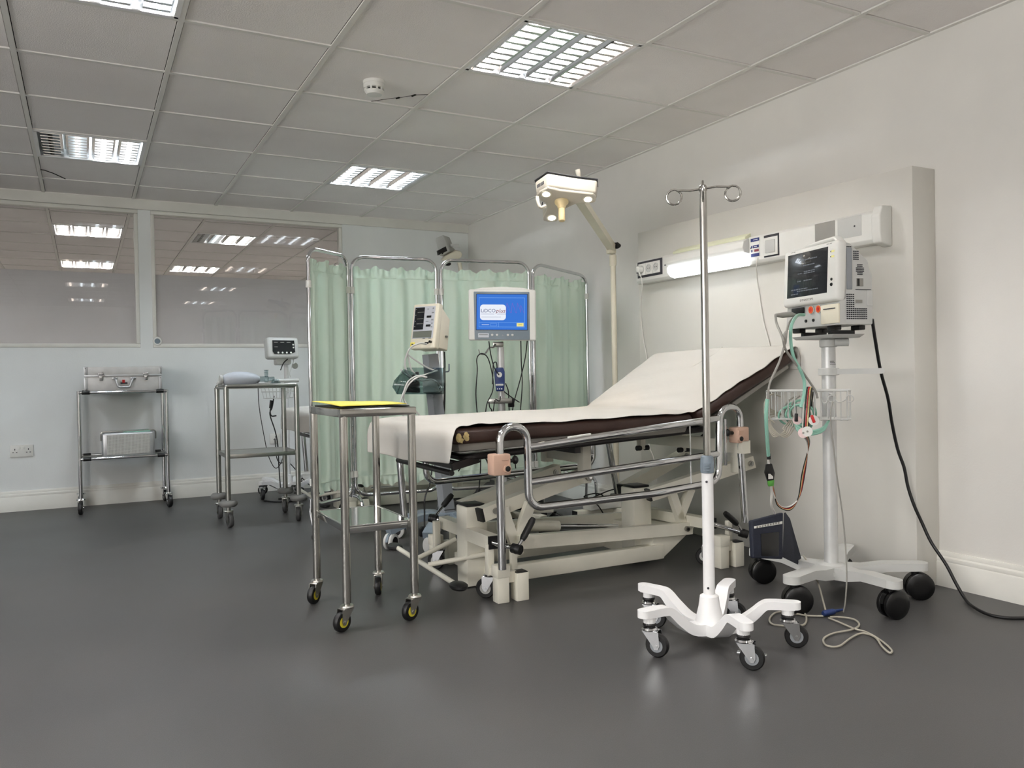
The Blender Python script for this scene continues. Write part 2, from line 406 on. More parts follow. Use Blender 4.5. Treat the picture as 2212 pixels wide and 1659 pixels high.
e = bpy.data.objects.new('window_3', None); COL.objects.link(e); e.location = (-3.6, (WL0+WL1)/2, .9); struct(e); ORG[e.name] = V(e.location)  # unseen window added in the left wall to let in fill light
f = MB()
for a, b, c, d in ((WL0, WL1, .9, .95), (WL0, WL1, 2.1, 2.15), (WL0, WL0+.05, .95, 2.1), (WL1-.05, WL1, .95, 2.1), (-.76, -.71, .95, 2.1), (.91, .96, .95, 2.1)): f.box((-3.66, (a+b)/2, (c+d)/2), (.06, b-a, d-c), bev=.004)
f.build('window_frame', 'trim', e); MB().box((-3.67, (WL0+WL1)/2, 1.525), (.006, WL1-WL0-.1, 1.15)).build('glass_pane', 'glass', e)
pl = bpy.data.lights.new('added_window_portal', 'AREA'); pl.shape = 'RECTANGLE'; pl.size = 1.25; pl.size_y = WL1-WL0; pl.cycles.is_portal = True
po = bpy.data.objects.new('added_window_portal', pl); COL.objects.link(po); po.location = (-3.76, (WL0+WL1)/2, 1.525); po.rotation_euler = (0, math.radians(-90), 0)  # guides sky sampling through the added window
w = MB()
for x0, x1, z0, z1 in ((-3.6, XR, 0, 1.19), (-3.6, XR, 2.255, 2.6), (-3.6, -1.3, 1.19, 2.255), (.392, .482, 1.19, 2.255), (2.0, XR, 1.19, 2.255)):
    w.box(((x0+x1)/2, YB+.05, (z0+z1)/2), (x1-x0, .1, z1-z0))
struct(w.build('wall_back', 'wall_b'))
# ceiling tiles, one mesh per room; the light openings stay free
def ceiling(k0, k1, ymin, ymax):
    t = MB(); b = MB()
    for c in range(-6, 6):
        for k in range(k0, k1):
            if (c, k) in LIT: continue
            xa, xb = X0+c*TS, min(X0+(c+1)*TS, XR); ya, yb = max(Y0+k*TS, ymin), min(Y0+(k+1)*TS, ymax)
            if xa >= xb or ya >= yb: continue
            dz = CEIL+.006+random.uniform(-.0012, .0012)
            g_ = .0145; xa += g_; ya += g_; xb -= g_; yb -= g_
            t.hexa([(xa, ya, dz), (xb, ya, dz), (xb, yb, dz), (xa, yb, dz), (xa, ya, dz+.02), (xb, ya, dz+.02), (xb, yb, dz+.02), (xa, yb, dz+.02)])
    o = struct(t.build('ceiling', 'tile', recalc=True))
    for c in range(-5, 6):
        x = X0+c*TS; b.box((x, (ymin+ymax)/2, CEIL+.004), (.022, ymax-ymin, .008))
    for k in range(k0, k1+1):
        y = Y0+k*TS
        if ymin < y < ymax: b.box(((-3.6+XR)/2, y, CEIL+.0045), (XR+3.6, .022, .007))
    b.box((XR-.011, (ymin+ymax)/2, CEIL+.003), (.022, ymax-ymin, .006)); b.box(((-3.6+XR)/2, ymax-.011, CEIL+.003), (XR+3.6, .022, .006))
    b.build('ceiling_grid', 'tbar', o)
    return o
ce = ceiling(-10, 7, -3.0, YB)
cr = MB()
def scratch(pts, r):
    for a, b in zip(pts, pts[1:]): cr.tube([V(P(*a, z=CEIL+.0055)), V(P(*b, z=CEIL+.0055))], r, 5)
scratch([(800, 219), (826, 215)], .002); scratch([(826, 215), (857, 211)], .0016)
cr.tube([P(856, 212, z=CEIL+.005), P(863, 210, z=CEIL+.005)], .006, 6); cr.tube([P(890, 207, z=CEIL+.005), P(898, 204, z=CEIL+.005)], .006, 6)
scratch([(862, 211), (892, 206)], .0016); scratch([(898, 205), (924, 204)], .002)
scratch([(82, 366), (95, 367), (115, 374), (141, 386)], .004)
cr.build('crack', 'crack', ce)
ceiling(6, 16, YB+.1, YFAR)
# ceiling over the far room starts beyond the partition
def skirting(name, pts, nrm):
    prof = [(.0, .147), (.006, .147), (.011, .138), (.011, .128), (.018, .122), (.02, .114), (.018, .106), (.022, .1), (.022, 0), (0, 0)]
    a, b = V(pts[0]), V(pts[1]); n = V(nrm); m = MB(); K = len(prof)
    vs = [a+n*d+V((0, 0, z)) for d, z in prof]+[b+n*d+V((0, 0, z)) for d, z in prof]
    m.add(vs, [(i, (i+1) % K, K+(i+1) % K, K+i) for i in range(K)]+[tuple(range(K)), tuple(range(K, 2*K))[::-1]])
    struct(m.build(name, 'trim'))
skirting('baseboard_back', ((-3.6, YB, 0), (XR, YB, 0)), (0, -1, 0))
skirting('baseboard_right', ((XR, 4.07, 0), (XR, YB-.022, 0)), (-1, 0, 0))
skirting('baseboard_right', ((XR, -3, 0), (XR, 2.195, 0)), (-1, 0, 0))
skirting('baseboard_left', ((-3.6, -3, 0), (-3.6, YB-.022, 0)), (1, 0, 0))
struct(MB().box(((-3.6+XR)/2, YB-.012, 2.292), (XR+3.6, .024, .075), bev=.006).build('trim_1', 'trim'))
def window(n, xa, xb):
    e = bpy.data.objects.new('window_%d' % n, None); COL.objects.link(e); e.location = ((xa+xb)/2, YB, 1.19); struct(e); ORG[e.name] = V(e.location)
    z0, z1 = 1.19, 2.255; f = MB()
    for a, b, c, d in ((xa, xb, z0, z0+.03), (xa, xb, z1-.03, z1), (xa, xa+.028, z0+.03, z1-.03), (xb-.028, xb, z0+.03, z1-.03)):
        f.box(((a+b)/2, YB+.025, (c+d)/2), (b-a, .066, d-c), bev=.006)
    f.build('window_frame', 'trim', e)
    MB().box(((xa+xb)/2, YB+.03, (z0+z1)/2), (xb-xa-.04, .006, z1-z0-.04)).build('glass_pane', 'glass', e)
    MB().box(((xa+xb)/2, YB+.0365, (z0+1.772)/2), (xb-xa-.04, .003, 1.772-z0-.02)).build('frosted_film', 'film', e)
    return e
window(1, -1.3, .392); window(2, .482, 2.0)
t = thing('speech_grille', 'small round white grille at the lower left corner of the frosted window', 'grille', P(340, 737, y=YB-.009))
c = P(340, 737, y=YB-.009)
MB().lathe([(.034, -.035), (.034, .004), (.03, .009), (.021, .009), (.021, .004)], c, (0, -1, 0), 24).build('ring', 'whitep', t)
MB().lathe([(.021, .001), (.021, .004), (.001, .006)], c, (0, -1, 0), 20).build('centre', 'bluegrey', t)
# ------------------------------------------------------------------ recessed louvre lights
def fitting(c, k, label, tubes='wccw'):
    far = k > 7
    xa, ya = X0+c*TS, Y0+k*TS; cx, cy_ = xa+.3, ya+.3; s = .574; h = .06
    t = thing('ceiling_light', label, 'ceiling light', (cx, cy_, CEIL), group='recessed louvred ceiling lights')
    f = MB()
    for q in (-1, 1):
        f.box((cx+q*(s/2+.0), cy_, CEIL+h/2), (.006, s+.006, h)); f.box((cx, cy_+q*(s/2), CEIL+h/2), (s, .006, h))
        f.box((cx+q*(s/2-.005), cy_, CEIL+.002), (.02, s, .005)); f.box((cx, cy_+q*(s/2-.005), CEIL+.002), (s, .02, .005))
    f.box((cx, cy_, CEIL+h), (s, s, .006)); f.build('housing', 'whitee', t)
    l = MB(); bw = (s-.02)/4; L = s-.02
    for i in range(5):
        x = cx-L/2+i*bw; hw = .006
        # parabolic side reflector between the bays: wide at the mouth, narrow above
        for q in (-1, 1):
            if (i == 0 and q < 0) or (i == 4 and q > 0): continue
            pr = [(x+q*.021, CEIL+.004), (x+q*.012, CEIL+.014), (x+q*.004, CEIL+.028)]
            l.grid([[V((px, cy_+yy, pz)) for px, pz in pr] for yy in (-L/2, L/2)])
    for i in range(4):
        x = cx-L/2+(i+.5)*bw; w_ = bw/2-.021
        for j in range(9):
            y = cy_-L/2+(j+.5)*L/9
            l.add([(x-w_, y-.01, CEIL+.004), (x+w_, y-.01, CEIL+.004), (x+w_, y+.01, CEIL+.004), (x-w_, y+.01, CEIL+.004), (x-w_-.012, y, CEIL+.024), (x+w_+.012, y, CEIL+.024)],
                  [(0, 1, 5, 4), (2, 3, 4, 5), (3, 2, 1, 0)])
    l.build('louvre', 'louvre', t, recalc=False)
    for i in range(4):
        x = cx-L/2+(i+.5)*bw; km = {'w': 'tubef' if far else 'tubew', 'c': 'tubef' if far else 'tubec', 'd': 'tubedim', 'o': 'tubeoff'}[tubes[i]]
        MB().tube([(x, cy_-L/2+.01, CEIL+.04), (x, cy_+L/2-.01, CEIL+.04)], .013, 8, cap=False).build('tube', km, t)
    return t
fitting(3, 0, 'brightest square louvred ceiling light, nearest the right wall', 'wccw')
fitting(3, 4, 'square louvred ceiling light over the curtain screen', 'cccc')
fitting(0, 4, 'louvred ceiling light with its left tubes dead, near the partition', 'odcc')
fitting(0, 0, 'louvred ceiling light cut off by the top left edge', 'wwcc')
for c, k in ((-3, 0), (-3, 4), (0, -4), (3, -4), (-3, -4), (-3, -8), (0, -8), (3, -8)):  # unseen fittings continue the grid, added to brighten the room
    fitting(c, k, 'added louvred ceiling light out of view behind or left of the camera, for fill', 'wccw' if k < 3 else 'cccc')
fitting(0, 9, 'louvred light seen through the left glass, nearer row', 'cccw'); fitting(0, 13, 'louvred light seen through the left glass, far row', 'cccc')
fitting(2, 9, 'half dead louvred light seen through the right glass', 'oddw'.replace('dd', 'dw')); fitting(2, 13, 'louvred light seen through the right glass, far row', 'wccw')
for c, k in ((-3, 9), (-3, 13), (5, 11)): fitting(c, k, 'added louvred ceiling light of the far room, unseen beyond the glass, for fill', 'wwww')  # unseen extra fittings, added to brighten the far room and the film
# ------------------------------------------------------------------ smoke detector
c = P(808, 176, z=CEIL+.005)
t = thing('smoke_detector', 'round white smoke detector on the ceiling tile', 'smoke detector', c)
MB().lathe([(.052, 0), (.052, -.014), (.05, -.016)], c, n=32).build('base', 'whitep', t)
b = MB().lathe([(.049, -.016), (.051, -.026), (.047, -.034), (.04, -.036)], c, n=32)
for i in range(10):
    a = 2*pi*i/10+.3; b.box(c+V((.043*math.cos(a), .043*math.sin(a), -.041)), (.008, .008, .016), rot=(0, 0, a))
b.lathe([(.034, -.034), (.034, -.05)], c, n=24, mi=1)
b.lathe([(.045, -.046), (.045, -.05), (.036, -.064), (.001, -.067)], c, n=32); b.build('sensor_head', ['whitep', 'blackp'], t)
# ------------------------------------------------------------------ bedhead panel, trunking
PX, PY0, PY1 = 3.053, 2.19, 4.07
t = thing('bedhead_unit', 'tall white panel boxed out from the right wall behind the couch', 'wall panel', (3.13, 3.1, 0))
MB().hexa([(PX, PY1, 0), (PX, PY0, 0), (XR, PY0, 0), (XR, PY1, 0), (PX, PY1, 1.79), (PX, PY0, 1.762), (XR, PY0, 1.762), (XR, PY1, 1.79)], bev=.003).build('front_board', 'panel', t)
TX = 2.985
t = thing('bedhead_trunking', 'long white service trunking with reading light and sockets on the panel', 'service trunking', (PX, 3.2, 1.5))
def tr(y, z): return V((TX, y, z))
ya, yb = 4.0, 2.33
prof = lambda y, d=0: [V((PX, y, 1.462)), V((TX+.012, y, 1.462)), V((TX, y, 1.478)), V((TX, y, 1.588)), V((TX+.02, y, 1.604)), V((PX, y, 1.604))]
MB().prism(prof(ya), (0, yb-ya, -.004), bev=.003).build('body', 'whitep', t)
ec = [V((PX, yb, 1.44)), V((TX-.004, yb, 1.455)), V((TX-.012, yb, 1.5)), V((TX-.012, yb, 1.57)), V((TX+.004, yb, 1.612)), V((PX, yb, 1.615))]
MB().prism(ec, (0, -.045, 0), bev=.008, seg=3).build('end_cap', 'whitep', t)
# reading light
y1, y2 = P(1446, 580, x=TX-.02).y, P(1613, 548, x=TX-.02).y
lh = [V((TX, y1, 1.518)), V((TX-.035, y1, 1.522)), V((TX-.048, y1, 1.545)), V((TX-.04, y1, 1.578)), V((TX-.012, y1, 1.594)), V((TX, y1, 1.594))]
h = MB().prism(lh, (0, y2-y1, -.003), bev=.004); h = h.build('lamp_housing', 'whitep', t)
dz = [V((TX+.01, y1-.006, 1.458)), V((TX-.022, y1-.006, 1.468)), V((TX-.042, y1-.006, 1.49)), V((TX-.043, y1-.006, 1.519)), V((TX+.01, y1-.006, 1.519))]
MB().prism(dz, (0, y2-y1+.012, -.003), bev=.003).build('lamp_diffuser', 'bedlight', h)
up = [V((TX+.03, y1-.02, 1.6)), V((TX-.01, y1-.02, 1.594)), V((TX-.012, y1-.02, 1.606)), V((TX+.03, y1-.02, 1.628))]
MB().prism(up, (0, y2-y1+.04, -.003), bev=.002).build('upper_diffuser', 'glow', h)
def plate(name, u0, v0, u1, v1, th, m_, par, bev=.002, x=None):
    a, b = P(u0, v0, x=x or TX), P(u1, v1, x=x or TX)
    return MB().box((TX-th/2+.0005, (a.y+b.y)/2, (a.z+b.z)/2), (th, abs(a.y-b.y), abs(a.z-b.z)), bev=bev).build(name, m_, par)
def yz(y, z, w_, h_, th, name, m_, par, d=0, bev=.0012): return MB().box((TX-d-th/2+.0005, y, z), (th, w_, h_), bev=bev).build(name, m_, par)
# triple sockets at the far end
ys, zs = 3.865, 1.543
fr = yz(ys, zs, .235, .096, .004, 'socket_frame', 'ink', t)
for i in range(3):
    s_ = yz(ys+.0685-i*.0685, zs, .066, .07, .006, 'socket', 'whitep', t, .004)
    r_ = MB().lathe([(.024, 0), (.024, .003), (.02, .003), (.019, -.002), (.001, -.002)], (TX-.0098, ys+.0685-i*.0685, zs), (-1, 0, 0), 22)
    for q in (-1, 1): r_.cyl((TX-.008, ys+.0685-i*.0685+q*.008, zs), (TX-.0105, ys+.0685-i*.0685+q*.008, zs), .003, n=8, mi=1)
    r_.build('socket_face', ['lgrey', 'ink'], s_)
for y, z in ((3.99, 1.53), (3.722, 1.543), (y2-.012, 1.54), (2.42, 1.545)): MB().cyl((TX+.001, y, z), (TX-.003, y, z), .004, n=10).build('screw', 'ink', t)
yd, zd = P(1632, 540, x=TX).y, 1.54
dp = yz(yd, zd, .062, .096, .003, 'information_plate', 'whitep', t)
g = MB()
for dy, z, w_, h_, mi in ((0, .038, .058, .016, 0), (-.006, .004, .04, .014, 0), (-.01, -.016, .03, .012, 1), (0, -.038, .056, .016, 0), (.022, .004, .008, .012, 0), (.022, -.016, .008, .012, 0)):
    g.box((TX-.0032, yd+dy, zd+z), (.001, w_, h_), mi=mi)
for z, w_ in ((.038, .03), (.004, .02)): g.box((TX-.0038, yd-.004, zd+z), (.0005, w_, .003), mi=2)
g.build('print', ['inkblue', 'inkred', 'whitep'], dp)
yw, zw = P(1667, 535, x=TX).y, 1.534
fw = yz(yw, zw, .098, .108, .003, 'switch_frame', 'ink', t); yz(yw, zw-.003, .088, .088, .006, 'switch_plate', 'whitep', t, .002)
yz(yw+.002, zw-.004, .062, .062, .004, 'switch_rocker', 'lgrey', t, .0078, bev=.003)
for i, (u, m_) in enumerate(((1782, 'inkgrey'), (1835, 'lgrey'))):
    y = P(u, 505, x=TX).y; yz(y, 1.545, .112 if i == 0 else .125, .09, .002, 'blank_plate', 'plategrey' if i == 0 else 'lgrey', t)
def cable(name, pts, r, m_, label, cat='cable', n=8, group=None, sm=6, kind=None):
    pp = smooth(pts, sm) if len(pts) > 2 else [V(p) for p in pts]
    o = MB().tube(pp, r, n).build(name, m_); tag(o, label, cat, group); return o
def lead(par, pts, r, m_, name='cable', n=8, sm=6):
    pp = smooth(pts, sm) if len(pts) > 2 else [V(p) for p in pts]
    return MB().tube(pp, r, n).build(name, m_, par)
pg = thing('mains_plug', 'white plug with thin white lead in the leftmost trunking socket', 'plug', (TX-.03, 3.93, 1.54))
MB().lathe([(.019, 0), (.021, .012), (.018, .03), (.008, .036)], (TX-.011, ys+.0685, zs), (-1, 0, 0), 20).build('plug_body', 'whitep', pg)
lead(pg, [(TX-.035, ys+.0685, zs-.005), P(1387, 612, x=TX-.03), P(1384, 680, x=PX-.02), P(1390, 735, x=PX-.012), P(1398, 790, x=PX-.012), P(1400, 945, x=PX-.012), P(1412, 990, x=PX-.012), P(1420, 1040, x=PX-.012)], .0032, 'cablew')
cable('call_lead', [P(1637, 557, x=TX-.004), P(1634, 575, x=TX-.02), P(1638, 620, x=PX-.015), P(1648, 690, x=PX-.01), P(1662, 745, x=PX-.01), P(1672, 800, x=PX-.01)], .0032, 'cablew', 'thin white lead hanging from the middle plate of the bedhead trunking')
# ------------------------------------------------------------------ wall sockets on the partition
def wsock(u, v, n, label):
    c = P(u, v, y=YB); w_ = .146 if n == 2 else .086; h_ = .086
    t = thing('wall_socket', label, 'socket', c); MB().box(c+V((0, -.005, 0)), (w_, .01, h_), bev=.003).build('plate', 'whitep', t)
    for i in range(n):
        x = c.x+(i-.5*(n-1))*.085; g = MB()
        for dx, dz, a, b in ((0, .012, .005, .012), (-.011, -.01, .009, .005), (.011, -.01, .009, .005)): g.box((x+dx, c.y-.0102, c.z+dz), (a, .001, b))
        g.build('pin_holes', 'ink', t)
        MB().box((x+(.028 if n == 2 and i == 0 else (-.028 if n == 2 else .026)), c.y-.011, c.z+.024), (.012, .004, .02), bev=.001).build('switch', 'whitep', t)
wsock(47, 974, 2, 'white double wall socket low on the left of the partition'); wsock(594, 947, 1, 'white wall socket behind the bumpered trolley')
# ================================================================== the treatment couch
YN, YF_ = 2.93, 3.66
bed = thing('treatment_couch', 'cream height-adjustable couch with brown mattress and raised backrest, in front of the screen', 'hospital bed', (2.1, 3.3, 0))
# --- mattress: flat section, backrest section
def near(u, v, y=YN): return P(u, v, y=y)
ml = [near(984, 926), near(1498, 893)]; mlb = [near(984, 962), near(1500, 921)]
fl = [P(806, 914, y=YF_), P(1270, 886, y=YF_)]
dn = V((0, 0, -.07))
MB().hexa([mlb[0], mlb[1], fl[1]+dn, fl[0]+dn, ml[0], ml[1], fl[1], fl[0]], bev=.022, seg=4).build('mattress', 'brown', bed)
g = MB()
for u, v, s_ in ((991, 946, .017), (1007, 941, .014)):
    c = near(u, v)+V((0, -.0, 0)); g.ball(c, s_, (.75, .3, 1.1), n=10)
    for k in range(5): g.ball(c+V((random.uniform(-.7, .7)*s_, -.001, random.uniform(-1.1, .9)*s_)), s_*random.uniform(.3, .55), (random.uniform(.6, 1.1), .3, random.uniform(.8, 1.6)), n=8, rot=(0, random.uniform(-1, 1), 0))
g.build('torn_foam', 'foam', bed)
HN, HF = P(1718, 751, y=2.79), P(1412, 771, y=3.66)
b0, b1 = near(1506, 889), P(1512, 918, y=YN)
bn = (HN-b0).normalized(); nb = V((bn.z, 0, -bn.x)).normalized()*.06
bf = P(1270, 884, y=YF_)
MB().hexa([b0+nb, HN+nb, HF+nb, bf+nb, b0, HN, HF, bf], bev=.02, seg=4).build('backrest_mattress', 'brown', bed)
# --- underside boards and platform tubes
MB().hexa([mlb[0]+V((.03, .03, -.03)), mlb[1]+V((-.03, .03, -.03)), fl[1]+V((-.02, -.03, -.1)), fl[0]+V((.03, -.03, -.1)), mlb[0]+V((.02, .02, .006)), mlb[1]+V((-.02, .02, .006)), fl[1]+V((-.02, -.02, -.065)), fl[0]+V((.02, -.02, -.065))], bev=.004).build('underside_board', 'board', bed)
MB().hexa([b0+nb*1.35+V((.05, .03, 0)), HN+nb*1.3+V((-.05, .03, -.03)), HF+nb*1.3+V((-.05, -.03, -.03)), bf+nb*1.35+V((.05, -.03, 0)), b0+nb*.95+V((.05, .03, 0)), HN+nb*.95+V((-.05, .03, -.03)), HF+nb*.95+V((-.05, -.03, -.03)), bf+nb*.95+V((.05, -.03, 0))], bev=.004).build('backrest_board', 'board', bed)
pf = MB()
zf, zh = .607, .665
def pz(x): return zf+(zh-zf)*(x-1.3)/1.2
loop = [V((1.36, 2.99, pz(1.36)-.02)), V((2.62, 2.97, pz(2.62)-.02)), V((2.62, 3.62, pz(2.62)-.02)), V((1.36, 3.62, pz(1.36)-.02))]
pf.tube(fillet(loop+[], .05, closed=True), .014, 10, closed=True)
pf.tube(fillet([V((1.30, 2.99, pz(1.3)-.075)), V((1.30, 3.62, pz(1.3)-.075))], .01), .012, 10)
for x in (1.32, 1.9): pf.beam([V((x, 2.99, pz(x)-.045)), V((x, 3.62, pz(x)-.045))], .03, .03)
for y in (2.99, 3.62): pf.beam([V((1.3, y, pz(1.3)-.05)), V((1.42, y, pz(1.42)-.03))], .02, .03)
pf.build('platform_frame', 'darkfr', bed)
# --- base
bs = MB(); yc0, yc1 = 3.17, 3.52
def col(x0, x1, ya, yb, z0, z1, mb): mb.box(((x0+x1)/2, (ya+yb)/2, (z0+z1)/2), (x1-x0, yb-ya, z1-z0), bev=.006)
up1 = MB(); col(1.452, 1.552, 3.19, 3.3, .005, .352, up1); up1.box((1.502, 3.245, .356), (.086, .096, .012), bev=.003, mi=1); up1.build('foot_column', ['cream', 'black'], bed)
up2 = MB(); col(2.345, 2.45, 3.19, 3.3, .03, .362, up2); up2.box((2.398, 3.245, .367), (.09, .096, .012), bev=.003, mi=1); up2.build('head_column', ['cream', 'black'], bed)
bm_ = MB()
for y in (3.12, 3.5): bm_.box((2.0, y, .062), (.9, .05, .07), bev=.005)
bm_.box((1.56, 3.31, .06), (.05, .42, .06), bev=.005); bm_.box((2.42, 3.31, .06), (.06, .42, .06), bev=.005)
bm_.hexa([(2.36, 3.1, .025), (2.44, 3.1, .025), (2.44, 3.52, .025), (2.36, 3.52, .025), (2.40, 3.1, .17), (2.66, 3.1, .17), (2.66, 3.52, .17), (2.40, 3.52, .17)], bev=.004)
bm_.build('base_frame', 'cream', bed)
# parallel link bars
for i, y in enumerate((3.08, 3.46)):
    m = MB(); m.beam([(1.64, y, .2), (2.60, y, .163)], .034, .058); m.cyl((2.56, y-.03, .165), (2.56, y+.02, .165), .013, n=14, mi=1); m.cyl((2.56, y-.034, .165), (2.56, y-.02, .165), .007, n=8, mi=2)
    m.build('link_bar', ['cream', 'dullsteel', 'darkfr'], bed)
a_ = MB(); a_.cyl((1.66, 3.3, .235), (1.98, 3.3, .2), .026, n=16); a_.build('hydraulic_cylinder', 'cream', bed)
MB().cyl((1.98, 3.3, .2), (2.32, 3.3, .165), .012, n=12).build('piston_rod', 'chrome', bed)
# rising arms with bolts
def arm(name, p0, p1, w_=.05, h_=.06, caps=True):
    m = MB(); p0, p1 = V(p0), V(p1); m.beam([p0, p1], w_, h_); d = (p1-p0).normalized()
    if caps: m.beam([p0-d*.012, p0], w_*.96, h_*.96, mi=1)
    for q in (p0+d*.06, p1-d*.03):
        m.cyl(q-V((0, w_/2+.01, 0)), q-V((0, w_/2-.004, 0)), .014, n=14, mi=2); m.cyl(q-V((0, w_/2+.014, 0)), q-V((0, w_/2, 0)), .008, n=8, mi=2)
    return m.build(name, ['cream', 'black', 'dullsteel'], bed)
arm('lifting_arm', (1.50, 3.14, .325), (2.06, 3.19, .45)); arm('lifting_arm', (1.50, 3.36, .325), (2.06, 3.43, .45))
arm('lifting_arm', (2.40, 3.14, .335), (2.93, 3.0, .472)); arm('lifting_arm', (2.40, 3.36, .335), (2.93, 3.5, .472))
st = MB()
st.beam([(1.58, 3.1, .35), (1.655, 3.1, .14)], .03, .045, up=(1, 0, 0)); st.beam([(1.72, 3.1, .36), (1.645, 3.1, .2)], .03, .045, up=(1, 0, 0))
st.build('brace', 'cream', bed)
st = MB(); st.beam([(2.5, 3.1, .345), (2.57, 3.1, .165)], .03, .04, up=(1, 0, 0)); st.beam([(2.62, 3.1, .35), (2.545, 3.1, .21)], .03, .04, up=(1, 0, 0)); st.build('brace', 'cream', bed)
# brackets under the platform
bk = MB()
bk.box((2.03, 3.14, .515), (.045, .05, .19), bev=.003); bk.box((2.03, 3.48, .55), (.045, .05, .12), bev=.003)
bk.box((2.03, 3.31, .535), (.03, .3, .05), bev=.003)
bk.cyl((2.035, 3.1, .45), (2.035, 3.13, .45), .018, n=16, mi=1); bk.cyl((2.035, 3.095, .45), (2.035, 3.12, .45), .009, n=8, mi=2)
bk.build('platform_bracket', ['cream', 'dullsteel', 'chrome'], bed)
hb = MB(); hb.beam([(2.74, 2.84, .565), (2.74, 3.6, .565)], .05, .06, up=(0, 0, 1))
hb.box((2.74, 2.9, .5), (.045, .05, .12), bev=.003); hb.cyl((2.73, 2.86, .47), (2.75, 2.9, .47), .014, n=12, mi=1)
hb.build('head_crossbeam', ['cream', 'black'], bed)
for u, v in ((1385, 962), (1474, 966)):
    c = P(u, v, y=3.3); m = MB(); m.box(c+V((0, 0, .035)), (.032, .034, .11), bev=.003)
    for q in (-1, 1): m.cyl(c+V((q*.012, -.01, -.012)), c+V((q*.036, -.012, -.012)), .013, n=12, mi=1)
    m.build('hinge_bracket', ['cream', 'black'], bed)
m = MB(); m.tube([P(1530, 930, y=3.2), P(1485, 968, y=3.3)], .006, 8); m.build('stay_rod', 'darkfr', bed)
# --- outrigger feet with castors, brake levers and the rail sockets
def station(name, x, y, s, lever=True, second=True):
    """s: +1 the post nearer the camera side lies at lower y"""
    m = MB()
    m.box((x, y, .055), (.052, .052, .11), bev=.004); m.box((x, y, .128), (.06, .06, .05), bev=.005)
    m.box((x+.085, y-.005*s, .0575), (.056, .056, .115), bev=.004); m.box((x+.085, y-.005*s, .116), (.05, .05, .006), bev=.002, mi=1)
    m.box((x+.045, y+.005*s, .098), (.05, .03, .045), bev=.003)
    m.box((x-.02, y+.06*s, .165), (.03, .03, .13), bev=.003); m.beam([(x, y+.02*s, .12), (x-.02, y+.06*s, .12)], .03, .03)
    m.box((x+.075, y+.03*s, .16), (.026, .026, .1), bev=.003)
    f = m.build(name, ['cream', 'black'], bed)
    castor(bed, x-.01, y+.075*s, .12, R=.042, w=.024, ang=2.4, trail=.02, fork='chrome', tyre='black', hub='lgrey')
    return f
station('outrigger', 1.482, 2.93, 1); station('outrigger', 1.50, 3.66, -1)
station('outrigger', 2.63, 2.9, 1); station('outrigger', 2.63, 3.66, -1)
m = MB(); m.beam([(1.475, 2.98, .236), (1.475, 3.2, .236)], .05, .055); m.beam([(1.535, 3.3, .215), (1.535, 3.64, .215)], .05, .055)
m.box((1.475, 2.975, .236), (.048, .012, .053), mi=1); m.box((1.535, 3.646, .215), (.048, .012, .053), mi=1); m.build('foot_crossbeam', ['cream', 'black'], bed)
m = MB(); m.beam([(2.62, 2.96, .2), (2.56, 3.5, .2)], .05, .05); m.box((2.622, 2.955, .2), (.05, .014, .05), mi=1); m.build('head_outrigger_beam', ['cream', 'black'], bed)
def lever(pk, rod0, g0, g1):
    m = MB(); pk, rod0, g0, g1 = V(pk), V(rod0), V(g0), V(g1)
    m.cyl(rod0, pk, .011, n=12); d = (g1-pk).normalized(); m.cyl(pk, g0, .0065, n=10)
    m.cyl(pk-(pk-rod0).normalized()*.02, pk+(pk-rod0).normalized()*.02, .02, n=16, mi=1); m.ball(pk, .021, mi=1)
    m.tube([g0, g0+(g1-g0)*.15, g0+(g1-g0)*.85, g1], [.011, .0145, .0145, .011], 12, mi=1)
    m.build('brake_lever', ['chrome', 'black'], bed)
lever(P(1116, 1186, y=2.87), (1.47, 2.97, .236), P(1128, 1166, y=2.87), P(1152, 1120, y=2.9))
lever(P(936, 1120, y=3.68), (1.535, 3.64, .22), P(956, 1094, y=3.68), P(977, 1068, y=3.68))
lever(P(1606, 1152, y=2.87), (2.62, 2.95, .2), P(1592, 1132, y=2.87), P(1566, 1108, y=2.87))
# --- pump pedal
p = MB(); pf_, pm, pm2, pn = P(858, 1183, x=1.3), P(900, 1207, x=1.3), P(925, 1220, x=1.3), P(984, 1262, x=1.3)
p.cyl(pf_, pn, .011, n=12); p.cyl(pm, (1.5, 3.42, .17), .011, n=12); p.cyl(pm2, P(1062, 1195, y=3.16), .011, n=12)
pd = p.build('pump_pedal', 'cream', bed)
for c in (pf_+V((0, .03, .0)), pn+V((0, -.03, 0))):
    q = MB(); q.lathe([(.001, -.012), (.035, -.012), (.044, -.004), (.044, .006), (.034, .012), (.001, .015)], c, (0, 0, 1), 24)
    q.v = [V((c.x+(v.x-c.x)*.78, c.y+(v.y-c.y)*1.15, v.z)) for v in q.v]; q.build('foot_pad', 'black', pd)
